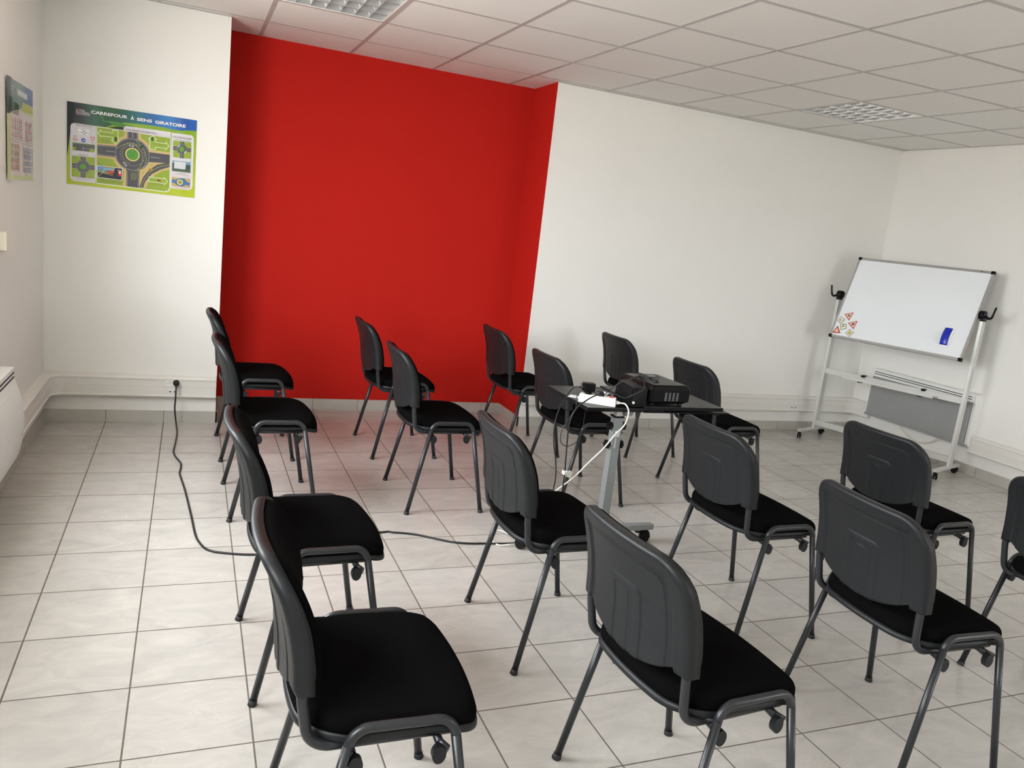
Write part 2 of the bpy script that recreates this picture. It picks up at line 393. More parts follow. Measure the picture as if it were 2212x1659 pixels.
trunking('trim_4', [((XR, -1.272), (-1, 0)), ((XR, -6.5), (-1, 0))])

# ------------------------------------------------------------------ chairs
HW = 0.222                                    # half width of the back
SW = 0.220                                    # half width of the seat
def smooth01(t): t = max(0.0, min(1.0, t)); return t * t * (3 - 2 * t)
def back_prof(z):                             # rear face of the back at its side edges
    K = [(0.49, -0.006), (0.55, -0.009), (0.62, -0.014), (0.66, -0.020), (0.70, -0.028), (0.74, -0.039), (0.77, -0.049), (0.80, -0.061), (0.85, -0.083)]
    for (a, xa), (b_, xb) in zip(K[:-1], K[1:]):
        if z <= b_: return xa + (xb - xa) * (z - a) / (b_ - a)
    return K[-1][1]
def back_x(y, z): return back_prof(z) - 0.026 * (1 - (y / HW) ** 2)
RC = 0.082
def back_top(y):
    a = abs(y); z = 0.836
    if a > HW - RC: z -= RC - math.sqrt(max(0.0, RC * RC - (a - HW + RC) ** 2))
    return z
def back_bottom(y):
    a = abs(y)
    return 0.5595 if a > 0.182 else 0.520 + 0.052 * (a / 0.182) ** 2.3
def back_flare(z): return 1 + 0.036 * (0.84 - z) / 0.28
US = [-1 + 2 * k / 88 for k in range(89)]
US = sorted(set([round(u, 5) for u in US] + [round(s_ * v / HW, 5) for s_ in (1, -1) for v in (0.1815, 0.1825, HW - 0.0015, HW - 0.004, HW - 0.008, 0.176, 0.172, 0.155, 0.1515, 0.070, 0.0665, 0.042, 0.0385, 0.020, 0.0165)]))
def edge_d(y, z):
    a = abs(y); d = HW - a
    cz = 0.836 - RC
    if a > HW - RC and z > cz: d = min(d, RC - math.hypot(a - (HW - RC), z - cz))
    else: d = min(d, back_top(y) - z)
    return max(0.0, d)
def emboss(y, z):
    a = abs(y); st = lambda d: smooth01(d / 0.0035)
    def arch(hw, top, rr):      # inverted U with rounded shoulders
        d = min(hw - a, top - z)
        if a > hw - rr and z > top - rr: d = rr - math.hypot(a - hw + rr, z - top + rr)
        return st(d)
    r = 0.0055 * smooth01((0.1765 - a) / 0.004) * smooth01((0.80 - z) / 0.02)
    r -= 0.0030 * arch(0.155, 0.783, 0.025)
    r -= 0.0030 * arch(0.070, 0.708, 0.018)
    r += 0.0024 * arch(0.042, 0.690, 0.012)
    r -= 0.0020 * arch(0.020, 0.678, 0.008)
    return r
ZR = [0.60 + 0.0075 * k for k in range(1, 10)] + [0.671, 0.6745, 0.678, 0.682, 0.6865, 0.690, 0.694, 0.698, 0.7015, 0.705, 0.708, 0.712, 0.72, 0.73, 0.74, 0.75, 0.757, 0.762, 0.767, 0.771, 0.775, 0.7795, 0.783, 0.7865, 0.7895]
def back_rows(zb, zt):
    lo = [zb + (0.60 - zb) * k / 10 for k in range(11)]; zu = min(0.7895, zt - 0.032); f_ = (zu - 0.60) / 0.1895
    mid_ = [0.60 + (z - 0.60) * f_ for z in ZR]
    up = [zu + (zt - zu) * math.sin(PI / 2 * k / 12) for k in range(1, 13)]
    return lo + mid_ + up
def make_back_shell():
    b = MB(); cols = []
    for u in US:
        y0 = u * HW; zb, zt = back_bottom(y0), back_top(y0); col = []
        for z in back_rows(zb, zt):
            d = edge_d(y0, z); rho = 0.016
            off = rho - math.sqrt(max(0.0, rho * rho - (rho - d) ** 2)) if d < rho else 0.0
            if z < zb + 0.006 and abs(y0) > 0.182: off = max(off, 0.003)
            x = back_x(y0, z) + off + (emboss(y0, z) if d > 0.02 else 0)
            col.append(b.bm.verts.new((x, y0 * back_flare(z), z)))
        cols.append(col)
    nu = len(cols) - 1; nv = len(cols[0]) - 1
    for i in range(nu):
        for j in range(nv): b.face([cols[i][j], cols[i][j + 1], cols[i + 1][j + 1], cols[i + 1][j]], 'shell', True)
    loop = [cols[i][0] for i in range(nu + 1)] + [cols[nu][j] for j in range(1, nv + 1)] + [cols[i][nv] for i in range(nu - 1, -1, -1)] + [cols[0][j] for j in range(nv - 1, 0, -1)]
    ring = []
    for v in loop:
        y, z = v.co.y, v.co.z; y0 = y / back_flare(z)
        bx = back_x(y0, z)
        dep = 0.038 if abs(y0) > 0.1828 else (0.016 if z < 0.6 else 0.033)
        if z > 0.6: dep = 0.040 - 0.009 * smooth01((z - 0.68) / 0.14)
        ring.append(b.bm.verts.new((bx + dep, y, z)))
    n = len(loop)
    for i in range(n): b.face([loop[i], loop[(i + 1) % n], ring[(i + 1) % n], ring[i]], 'shell', True)
    ins = []
    cz = 0.69
    for v in ring:
        y, z = v.co.y, v.co.z
        ins.append(b.bm.verts.new((v.co.x - 0.003, y * 0.965, cz + (z - cz) * 0.965)))
    for i in range(n): b.face([ring[i], ring[(i + 1) % n], ins[(i + 1) % n], ins[i]], 'shell', True)
    return b
def make_back_pad():
    b = MB(); cols = []; nv = 26; k_ = 0.962; cz = 0.690
    us = [-1, -0.985, -0.95, -0.9] + [-0.85 + 1.7 * k / 22 for k in range(23)] + [0.9, 0.95, 0.985, 1]
    for u in us:
        y0 = u * HW; zb, zt = (0.562 if abs(y0) > 0.19 else 0.530 + 0.032 * (abs(y0) / 0.19) ** 2.5), back_top(y0); col = []
        for j in range(nv + 1):
            t = j / nv; t = 0.5 - 0.5 * math.cos(PI * t); z = zb + (zt - zb) * t
            d = min(edge_d(y0, z), z - zb); rho = 0.020
            off = rho - math.sqrt(max(0.0, rho * rho - (rho - d) ** 2)) if d < rho else 0.0
            base = back_x(y0, z) + 0.040 - 0.009 * smooth01((z - 0.68) / 0.14)
            x = base + 0.017 - off * 0.95 + 0.008 * (1 - u * u)
            col.append(b.bm.verts.new((x, y0 * back_flare(z) * k_, cz + (z - cz) * k_)))
        cols.append(col)
    nu = len(cols) - 1
    for i in range(nu):
        for j in range(nv): b.face([cols[i][j], cols[i + 1][j], cols[i + 1][j + 1], cols[i][j + 1]], 'fabric', True)
    loop = [cols[i][0] for i in range(nu + 1)] + [cols[nu][j] for j in range(1, nv + 1)] + [cols[i][nv] for i in range(nu - 1, -1, -1)] + [cols[0][j] for j in range(nv - 1, 0, -1)]
    ring = [b.bm.verts.new((v.co.x - 0.02, v.co.y, v.co.z)) for v in loop]; n = len(loop)
    for i in range(n): b.face([loop[i], ring[i], ring[(i + 1) % n], loop[(i + 1) % n]], 'fabric', True)
    b.face(ring, 'fabric')
    return b
def seat_rear(y):
    a = abs(y) / SW; x = -0.010 + 0.030 * a * a
    r = 0.10
    if abs(y) > SW - r: x += r - math.sqrt(max(0, r * r - (abs(y) - SW + r) ** 2))
    return x
def seat_front(y):
    a = abs(y) / SW; x = 0.412 - 0.022 * a * a; r = 0.055
    if abs(y) > SW - r: x -= r - math.sqrt(max(0, r * r - (abs(y) - SW + r) ** 2))
    return x
def seat_grid(b, m, sc, top, rho, z0, th, nu=36, nv=36):
    """domed plate with rounded rim; returns nothing"""
    cx = 0.20; cols = []
    for i in range(nu + 1):
        u = math.sin((i / nu - 0.5) * PI); y0 = u * SW; xa, xb = seat_rear(y0), seat_front(y0); col = []
        for j in range(nv + 1):
            t = 0.5 - 0.5 * math.cos(PI * j / nv); x = xa + (xb - xa) * t
            d = min(SW - abs(y0), (x - xa) * 0.92, (xb - x) * 0.92); d = max(0, d)
            off = rho - math.sqrt(max(0.0, rho * rho - (rho - d) ** 2)) if d < rho else 0.0
            z = top(x, y0) - off
            col.append(b.bm.verts.new((cx + (x - cx) * sc, y0 * sc, z)))
        cols.append(col)
    for i in range(nu):
        for j in range(nv): b.face([cols[i][j], cols[i + 1][j], cols[i + 1][j + 1], cols[i][j + 1]], m, True)
    loop = [cols[i][0] for i in range(nu + 1)] + [cols[nu][j] for j in range(1, nv + 1)] + [cols[i][nv] for i in range(nu - 1, -1, -1)] + [cols[0][j] for j in range(nv - 1, 0, -1)]
    ring = [b.bm.verts.new((v.co.x, v.co.y, v.co.z - th)) for v in loop]; n = len(loop)
    for i in range(n): b.face([loop[i], ring[i], ring[(i + 1) % n], loop[(i + 1) % n]], m, True)
    ctr = b.bm.verts.new((cx, 0, z0 + 0.004))
    for i in range(n): b.face([ring[i], ctr, ring[(i + 1) % n]], m, True)
def drop(x): return -0.030 * smooth01((x - 0.30) / 0.13) + 0.006 * smooth01((0.12 - x) / 0.14)
def seat_top(x, y): return 0.497 + drop(x) + 0.004 * (1 - (y / SW) ** 2)
def plate_top(x, y): return 0.4555 + drop(x) * 0.85
def side_path(s):
    # side frame: rear foot - bends - bar - bends - front foot
    return fillet([(0.0, s * 0.2635, 0.0), (0.108, s * 0.2335, 0.4800), (0.322, s * 0.2335, 0.4800), (0.406, s * 0.2635, 0.0)], 0.045, 8)
def make_chair(label, group):
    t = thing('stacking_chair', label, 'chair', group=group)
    TR = 0.0112
    for s in (1, -1):
        P = side_path(s); h = 1
        P0 = [P[0] + (P[1] - P[0]) * 0.03, P[1]]; P1 = [P[-2], P[-1] + (P[-2] - P[-1]) * 0.03]
        for q in (P0, P1[::-1]):
            b = MB(); b.tube(q, TR, 'frame', 14, r2=TR * 0.92); lg = b.build('leg', t)
            b = MB(); d = (q[1] - q[0]).normalized(); e0 = Vector(q[0]) - d * (q[0].z / d.z)
            up = e0 + d * 0.016
            # cap: thin foot disc and a short sleeve
            b.tube([e0 + Vector((0, 0, 0.0005)), e0 + d * 0.005, e0 + d * 0.007, e0 + d * 0.018], [0.0138, 0.0138, 0.0128, 0.0122], 'rubber', 16, r2=[0.0138, 0.0138, 0.0127, 0.0120])
            b.build('foot_cap', lg)
        b = MB(); b.tube(P[1:-1], TR, 'frame', 14, r2=TR * 0.92); b.build('side_bar', t)
    for x in (0.112, 0.300):
        b = MB(); b.tube([(x, -0.222, 0.412), (x, 0.222, 0.412)], 0.0095, 'frame', 12, ref=(0, 0, 1))
        for s in (1, -1):   # flattened bracket that meets the side frame
            xe = x - 0.016 if x < 0.2 else x + 0.016
            b.tube([(x, s * 0.185, 0.414), (x, s * 0.215, 0.410), (xe, s * 0.233, 0.402)], [0.010, 0.009, 0.006], 'frame', 10, r2=[0.010, 0.012, 0.014], ref=(0, 0, 1))
        cb = b.build('crossbar', t)
        for s in (1, -1):
            b = MB(); q = 0.006 if x < 0.2 else -0.004
            ring = [(x + q + 0.0155 * math.cos(a_ / 10 * PI), 0.395 + 0.021 * math.sin(a_ / 10 * PI)) for a_ in range(20)]
            y0, y1 = sorted((s * 0.223, s * 0.239)); b.prism(ring, 'y', y0, y1, 'shell'); b.build('end_cap', cb)
    for s in (1, -1):
        b = MB()
        P = fillet([(0.330, s * 0.196, 0.4275), (0.024, s * 0.204, 0.4275), (0.006, s * 0.212, 0.54), (0.002, s * 0.212, 0.62)], [0.055, 0.2], 8)
        b.tube(P, 0.0115, 'frame', 14, r2=0.0115); b.build('back_support', t)
    b = MB(); seat_grid(b, 'shell', 1.004, plate_top, 0.012, 0.432, 0.006); b.build('seat_shell', t)
    b = MB(); seat_grid(b, 'fabric', 0.988, seat_top, 0.030, 0.450, 0.012); b.build('seat', t)
    make_back_shell().build('backrest', t)
    make_back_pad().build('back_pad', t)
    return t
def copy_thing(root):
    r = root.copy(); C.objects.link(r)
    for ch in list(root.children):
        c_ = ch.copy(); C.objects.link(c_); c_.parent = r
        for g_ in ch.children:
            d_ = g_.copy(); C.objects.link(d_); d_.parent = c_
    return r
# columns run from the camera towards the red wall; (x, y, turn in degrees, label)
CHAIRS = [
 (0.702, -3.797, -1.8, 'nearest chair of the leftmost column, its black fabric seat filling the bottom left foreground'),
 (0.677, -2.943, 1.3, 'black chair directly behind the foreground seat at left, with the floor cable passing beneath it'),
 (0.670, -1.483, 1.0, 'leftmost-column chair third from the viewer, overlapping the one by the red recess corner'),
 (0.658, -0.580, 1.0, 'farthest chair of the leftmost column, standing against the left edge of the red recess'),
 (1.522, -3.907, 3.2, 'large grey-backed chair cut by the bottom photo edge, nearest before the projector table'),
 (1.550, -2.944, -0.8, 'black chair just left of the projector table, hiding one caster of its base'),
 (1.541, -1.465, -0.7, 'chair on the pinkish floor, nearer of the pair before the middle of the red wall'),
 (1.546, -0.548, 1.0, 'chair in front of the middle of the red wall, skirting tiles right behind its legs'),
 (2.453, -3.759, -2.9, 'large chair at lower right whose back overlaps the chair facing the whiteboard foot'),
 (2.474, -2.944, 0.4, 'black chair just right of the projector table, its back top touching the table edge'),
 (2.415, -1.455, 0.0, 'black chair partly covered by the left end of the projector table top'),
 (2.437, -0.531, 0.0, 'chair before the right corner of the red recess, behind the table with the power strip'),
 (3.376, -3.767, -0.8, 'chair cropped by the right edge of the photo, only half of its back showing'),
 (3.322, -3.000, 0.8, 'black chair in front of the right foot of the whiteboard stand, grey heater above it'),
 (3.376, -1.494, 0.0, 'black chair whose back rises behind the right end of the projector table'),
 (3.376, -0.541, 0.0, 'farthest chair of all, against the plain white wall behind the projector'),
]
proto = make_chair(CHAIRS[0][3], 'black stacking chairs in rows')
for i, (x, y, a, lab) in enumerate(CHAIRS):
    o = proto if i == 0 else copy_thing(proto)
    o.location = (x, y, 0); o.rotation_euler = (0, 0, math.radians(a)); o['label'] = lab

# ------------------------------------------------------------------ projector table
t = thing('projector_table', 'grey-column projector table on casters with black split tops, among the chairs', 'table', (2.35, -2.25, 0))
def T_(p): return (p[0] - 2.35, p[1] + 2.25, p[2])
def tbox(b, a, c_, m, **k): b.box(T_(a), T_(c_), m, **k)
b = MB(); tbox(b, (2.155, -2.375, 0.733), (2.456, -1.925, 0.751), 'tabletop', bev=0.0015); b.build('table_top', t)
b = MB(); tbox(b, (2.462, -2.352, 0.738), (2.922, -1.915, 0.756), 'tabletop', bev=0.0015); b.build('tilting_table_top', t)
b = MB(); tbox(b, (2.488, -2.325, 0.718), (2.985, -1.97, 0.7245), 'blackpl', bev=0.001); b.build('support_plate', t)
b = MB(); tbox(b, (2.345, -2.315, 0.655), (2.375, -2.285, 0.729), 'alupaint'); tbox(b, (2.20, -2.32, 0.724), (2.60, -2.28, 0.733), 'blackpl'); b.build('inner_post', t)
b = MB(); tbox(b, (2.338, -2.322, 0.10), (2.382, -2.278, 0.696), 'greypost', bev=0.003); pst = b.build('post', t)
b = MB(); tbox(b, (2.335, -2.325, 0.690), (2.385, -2.275, 0.6975), 'blackpl'); b.build('post_cap', pst)
b = MB(); tbox(b, (2.3465, -2.3228, 0.598), (2.3705, -2.3215, 0.626), 'wplast')
for k in range(4): tbox(b, (2.350, -2.3232, 0.602 + k * 0.0055), (2.367, -2.3226, 0.6035 + k * 0.0055), 'ink')
b.build('sticker', pst)
b = MB(); tbox(b, (2.350, -2.3228, 0.542), (2.358, -2.3215, 0.592), 'alupaint'); b.build('barcode_label', pst)
for z in (0.648, 0.556):
    for s in (1, -1):
        b = MB(); x = 2.36 + s * 0.022
        b.cyl(T_((x, -2.30, z)), T_((x + s * 0.010, -2.30, z)), 0.008, 'blackpl')
        ring = []
        for k in range(36):
            a = k / 36 * 2 * PI; r = 0.0175 + 0.0035 * math.cos(6 * a); ring.append((-0.05 + r * math.cos(a), z + r * math.sin(a)))
        x0, x1 = sorted((x + s * 0.008 - 2.35, x + s * 0.024 - 2.35)); b.prism(ring, 'x', x0, x1, 'blackpl'); b.build('clamp_knob', pst)
b = MB(); b.cyl(T_((2.43, -2.24, 0.70)), T_((2.465, -2.24, 0.70)), 0.020, 'greypost'); tbox(b, (2.425, -2.26, 0.69), (2.47, -2.22, 0.733), 'greypost', bev=0.003); b.build('tilt_hinge', t)
b = MB(); tbox(b, (1.945, -2.225, 0.072), (2.715, -2.185, 0.100), 'greypost', bev=0.003)
tbox(b, (2.34, -2.62, 0.072), (2.38, -2.185, 0.100), 'greypost', bev=0.003); base = b.build('base', t)
def caster(parent, x, y, sw, r=0.026, wd=0.020, brake=False, top=0.072, off=(0, 0, 0)):
    b = MB(); R_ = rotz(sw); X = lambda p: tuple(R_ @ Vector(p) + Vector((x, y, 0)))
    for s in (1, -1): b.cyl(X((-0.012, s * 0.004, r)), X((-0.012, s * wd, r)), r, 'blackpl', 22, r1=r * 0.93)
    b.cyl(X((0, 0, r)), X((0, 0, top)), 0.007, 'blackpl', 10)
    b.tube([X((0.012, 0, r + 0.002)), X((0.008, 0, r * 1.9)), X((-0.016, 0, r * 2.15)), X((-0.034, 0, r * 1.7))], 0.009, 'blackpl', 10, r2=wd * 0.9, ref=(-math.sin(sw), math.cos(sw), 0))
    if brake: b.box((-0.062, -0.014, r * 1.7), (-0.028, 0.014, r * 1.7 + 0.007), 'blackpl', bev=0.002, rot=R_) if False else b.tube([X((-0.028, 0, r * 1.9)), X((-0.060, 0, r * 1.85))], 0.004, 'blackpl', 8, r2=0.013, ref=(-math.sin(sw), math.cos(sw), 0))
    return b.build('caster', parent)
caster(base, 1.98 - 2.35, -2.195 + 2.25, 2.2); caster(base, 2.69 - 2.35, -2.205 + 2.25, -0.4, brake=True); caster(base, 0.01, -2.59 + 2.25, 1.2)

# projector
t = thing('projector', 'black video projector lying on the right half of the split table top', 'projector', (2.603, -2.200, 0.756), math.radians(2))
b = MB()
def slab(z0, z1, hx, hy, r): 
    pts = []
    for cx_, cy_, a0 in ((hx - r, hy - r, 0), (-hx + r, hy - r, 90), (-hx + r, -hy + r, 180), (hx - r, -hy + r, 270)):
        for k in range(5): a = math.radians(a0 + k * 22.5); pts.append((cx_ + r * math.cos(a), cy_ + r * math.sin(a)))
    return pts
def loft(b, secs, m, smooth=False):
    R_ = [[b.bm.verts.new((x, y, z)) for x, y in s] for s, z in secs]; n = len(R_[0])
    for A, B_ in zip(R_[:-1], R_[1:]):
        for k in range(n): b.face([A[k], A[(k + 1) % n], B_[(k + 1) % n], B_[k]], m, smooth)
    b.face(R_[0][::-1], m); b.face(R_[-1], m)
loft(b, [(slab(0, 0, 0.100, 0.132, 0.02), 0.012), (slab(0, 0, 0.118, 0.147, 0.022), 0.024), (slab(0, 0, 0.120, 0.149, 0.022), 0.080), (slab(0, 0, 0.108, 0.142, 0.018), 0.097), (slab(0, 0, 0.100, 0.136, 0.018), 0.101)], 'blackpl')
body = b.build('body', t)
b = MB(); loft(b, [(slab(0, 0, 0.097, 0.133, 0.016), 0.1011), (slab(0, 0, 0.096, 0.132, 0.016), 0.1025)], 'tabletop'); b.build('top_cover', t)
b = MB(); b.box((0.015, 0.06, 0.1025), (0.05, 0.095, 0.1035), 'gloss', bev=0.0004); b.build('button_panel', t)
b = MB()
for col in range(4):
    for row in range(9):
        x = -0.035 + col * 0.022; z = 0.030 + row * 0.0046; b.box((x, -0.1500, z), (x + 0.011, -0.1482, z + 0.0022), 'greypost')
b.build('vent_grille', t)
b = MB(); b.cyl((0.115, 0.06, 0.055), (0.132, 0.06, 0.055), 0.034, 'blackpl', 28); b.cyl((0.132, 0.06, 0.055), (0.133, 0.06, 0.055), 0.026, 'gloss', 28); b.build('lens', t)
for sx in (-1, 1):
    for sy in (-1, 1):
        b = MB(); b.cyl((sx * 0.080, sy * 0.115, 0.0), (sx * 0.080, sy * 0.115, 0.0135), 0.011, 'rubber', 16); b.build('foot', t)

# black box with slanted lid and a white dot
box_t = t = thing('equipment_box', 'small black slant-topped box with a white dot, beside the projector and the power strip', 'box', (2.418, -2.305, 0.751), math.radians(7))
t.location.z = 0.756
b = MB(); prof = [(-0.052, 0.0), (0.052, 0.0), (0.050, 0.094), (-0.028, 0.094), (-0.052, 0.082)]
b = MB()
P3 = [(-0.045, -0.062), (0.043, -0.062), (0.043, 0.075), (-0.045, 0.075)]
def hexa(b, bot, top, m):
    A = [b.bm.verts.new(p) for p in bot]; B_ = [b.bm.verts.new(p) for p in top]
    b.face(A[::-1], m); b.face(B_, m)
    for k in range(len(A)): b.face([A[k], A[(k + 1) % len(A)], B_[(k + 1) % len(A)], B_[k]], m)
hexa(b, [(-0.045, -0.055, 0), (0.043, -0.062, 0), (0.043, 0.085, 0), (-0.045, 0.085, 0)], [(-0.038, -0.050, 0.088), (0.043, -0.062, 0.090), (0.035, 0.085, 0.100), (-0.030, 0.085, 0.100)], 'blackpl')
bmesh.ops.bevel(b.bm, geom=list(b.bm.edges), offset=0.004, segments=2, affect='EDGES')
b.build('body', t)
b = MB(); b.cyl((-0.030, -0.0545, 0.020), (-0.030, -0.0595, 0.020), 0.0062, 'wplast', 16); b.build('white_dot', t)

# power strip, mounted across the near edge
strip_t = t = thing('power_strip', 'white three-socket power strip with a red switch on the black table top', 'power strip', (2.245, -2.292, 0.7515), math.radians(-34))
b = MB(); loft(b, [(slab(0, 0, 0.088, 0.024, 0.006), 0.0), (slab(0, 0, 0.088, 0.0255, 0.006), 0.012), (slab(0, 0, 0.085, 0.021, 0.006), 0.036), (slab(0, 0, 0.083, 0.019, 0.006), 0.038)], 'wplast'); b.build('housing', t)
for x in (-0.055, -0.015, 0.025):
    b = MB(); b.cyl((x, 0, 0.0375), (x, 0, 0.0386), 0.0175, 'cream', 22)
    for s in (1, -1): b.cyl((x, s * 0.0095, 0.0386), (x, s * 0.0095, 0.0389), 0.0025, 'slot', 8)
    b.build('socket', t)
b = MB(); b.box((0.052, -0.009, 0.0375), (0.074, 0.009, 0.0425), 'redpl', bev=0.0012); b.build('switch', t)
b = MB(); b.cyl((0.086, 0, 0.018), (0.104, 0, 0.018), 0.0095, 'wplast', 14, r1=0.006); b.build('strain_relief', t)
# plugs on the strip
def place(o, x, y, z, rz, lab, cat, grp=None): o.location = (x, y, z); o.rotation_euler = (0, 0, rz); return tag(o, lab, cat, grp)
ca, sa = math.cos(math.radians(-34)), math.sin(math.radians(-34))
def onstrip(u, v=0): return (2.245 + ca * u - sa * v, -2.292 + sa * u + ca * v)
px, py = onstrip(-0.048)
b = MB(); b.cyl((0, 0, 0), (0, 0, 0.012), 0.017, 'blackpl', 20); b.box((-0.027, -0.020, 0.012), (0.027, 0.022, 0.052), 'blackpl', bev=0.004)
b.cyl((-0.027, 0, 0.03), (-0.046, 0, 0.028), 0.007, 'blackpl', 12, r1=0.004)
adapter_o = b.build('plug_adapter'); place(adapter_o, px, py, 0.7515 + 0.0388, math.radians(-12), 'square black plug-in adapter standing on the left end of the power strip', 'adapter')
px, py = onstrip(0.008)
b = MB(); loft(b, [([(0.021 * math.cos(a / 8 * PI), 0.017 * math.sin(a / 8 * PI)) for a in range(16)], 0.0), ([(0.020 * math.cos(a / 8 * PI), 0.016 * math.sin(a / 8 * PI)) for a in range(16)], 0.014), ([(0.012 * math.cos(a / 8 * PI), 0.010 * math.sin(a / 8 * PI)) for a in range(16)], 0.022)], 'rubber', True)
b.tube([(0.0, -0.012, 0.010), (0, -0.03, 0.009)], [0.008, 0.0045], 'rubber', 10)
plug_o = b.build('low_plug'); place(plug_o, px, py, 0.7515 + 0.0388, math.radians(-34), 'low black plug in the middle socket of the power strip', 'plug')
# papers
b = MB(); hexa(b, [(-0.055, -0.028, 0), (0.05, -0.03, 0), (0.055, 0.03, 0), (-0.05, 0.03, 0)], [(-0.055, -0.028, 0.0008), (0.05, -0.03, 0.0008), (0.055, 0.03, 0.0008), (-0.05, 0.03, 0.0008)], 'paper')
place(b.build('paper_slip'), 2.165 + 0.045, -2.18, 0.7512, math.radians(-38), 'white paper slip lying at the left behind the power strip', 'paper')
b = MB(); V = []
b.grid(lambda i, j: (-0.05 + 0.10 * i / 8, -0.03 + 0.06 * j / 4, 0.004 + 0.026 * math.sin(i / 8 * PI * 0.9) ** 2 + 0.004 * math.sin(i * 1.3 + j)), 8, 4, 'paper')
so = b.build('folded_leaflet'); md = so.modifiers.new('thickness', 'SOLIDIFY'); md.thickness = 0.0012
place(so, 2.335, -2.185, 0.752, math.radians(8), 'folded whitish leaflet between the power strip and the black box', 'paper')

# ------------------------------------------------------------------ cables
def cable(name, pts, r, m, lab, cat='cable', n=8, parent=None):
    b = MB(); b.tube(spline(pts, n), r, m, 8, ref=(0.3, 0.2, 0.93)); o = b.build(name)
    if parent is None: return tag(o, lab, cat)
    o.parent = parent; o.matrix_parent_inverse = (Matrix.Translation(parent.location) @ parent.rotation_euler.to_matrix().to_4x4()).inverted(); o['label'] = lab
    return o
ext = thing('extension_cable', 'long black extension cable snaking over the floor from the wall socket to the projector table', 'cable', (0.409, -0.07, 0.0))
def E_(p): return (p[0] - 0.409, p[1] + 0.07, p[2])
b = MB()
pts = [(0.409, -0.098, 0.262), (0.408, -0.108, 0.20), (0.405, -0.10, 0.12), (0.412, -0.10, 0.05), (0.420, -0.16, 0.010), (0.425, -0.30, 0.0052), (0.418, -0.50, 0.0052), (0.412, -0.66, 0.0052), (0.425, -0.76, 0.0052), (0.453, -0.874, 0.0052), (0.455, -0.96, 0.0052), (0.450, -1.049, 0.0052), (0.464, -1.18, 0.0052), (0.480, -1.325, 0.0052),
       (0.497, -1.52, 0.0052), (0.512, -1.702, 0.0052), (0.527, -1.895, 0.0052), (0.545, -1.99, 0.0052), (0.575, -2.062, 0.0052), (0.633, -2.101, 0.0052), (0.767, -2.137, 0.0052), (0.98, -2.13, 0.0052), (1.18, -2.00, 0.0052), (1.373, -1.953, 0.0052), (1.416, -1.963, 0.0052),
       (1.521, -2.002, 0.0052), (1.686, -2.115, 0.0052), (1.853, -2.145, 0.0052), (1.946, -2.156, 0.0052), (2.03, -2.15, 0.0052), (2.10, -2.12, 0.008)]
b.tube([E_(p) for p in spline(pts, 6)], 0.0050, 'cable', 8, ref=(0.3, 0.2, 0.93)); b.build('cord', ext)
b = MB(); b.cyl(E_((0.409, -0.046, 0.277)), E_((0.409, -0.082, 0.277)), 0.0205, 'rubber', 24, r1=0.0175); b.cyl(E_((0.409, -0.070, 0.272)), E_((0.409, -0.098, 0.262)), 0.010, 'rubber', 14, r1=0.006); b.build('plug', ext)
b = MB(); b.cyl(E_((2.09, -2.125, 0.021)), E_((2.16, -2.09, 0.021)), 0.019, 'rubber', 20); b.build('coupling', ext)
wz = 0.7515 + 0.018
sx, sy = onstrip(0.104)
cable('cord', [(sx, sy, wz), (sx + 0.022, sy - 0.018, wz - 0.002), (sx + 0.018, sy - 0.060, wz - 0.03), (2.315, -2.445, 0.690), (2.27, -2.45, 0.645), (2.222, -2.44, 0.572), (2.168, -2.42, 0.500), (2.128, -2.38, 0.420), (2.07, -2.30, 0.31), (2.02, -2.20, 0.15), (1.985, -2.10, 0.03), (1.957, -1.994, 0.0045), (1.90, -2.03, 0.0045), (1.874, -2.10, 0.0045), (1.885, -2.165, 0.0045), (1.93, -2.185, 0.013), (2.00, -2.155, 0.006), (2.10, -2.06, 0.0045), (2.165, -2.083, 0.018)], 0.0035, 'wcable',
      'white cord', parent=strip_t)
cable('cord', [(px - 0.075, py + 0.025, 0.822), (2.145, -2.235, 0.812), (2.085, -2.28, 0.775), (2.03, -2.335, 0.73), (1.995, -2.38, 0.66), (2.00, -2.39, 0.58), (2.02, -2.39, 0.50), (2.045, -2.36, 0.40), (2.06, -2.30, 0.25), (2.08, -2.22, 0.08), (2.12, -2.16, 0.006), (2.18, -2.05, 0.004)], 0.0032, 'cable',
      'black cord', parent=adapter_o)
bt = cable('cord', [(px, py - 0.02, 0.800), (2.20, -2.345, 0.800), (2.13, -2.39, 0.785), (2.075, -2.405, 0.745), (2.055, -2.405, 0.68), (2.060, -2.40, 0.58), (2.070, -2.395, 0.45), (2.078, -2.38, 0.38), (2.10, -2.33, 0.22), (2.14, -2.25, 0.06), (2.20, -2.14, 0.004), (2.24, -2.02, 0.004)], 0.0034, 'cable',
      'black cord with a white tag', parent=plug_o)
b = MB(); b.box((2.060, -2.412, 0.442), (2.082, -2.384, 0.458), 'wplast', bev=0.002); b.box((2.084, -2.400, 0.430), (2.108, -2.398, 0.462), 'wplast', rot=Matrix.Rotation(0.4, 3, 'Y'), piv=(2.084, -2.4, 0.45)); b.build('cable_tag', bt)
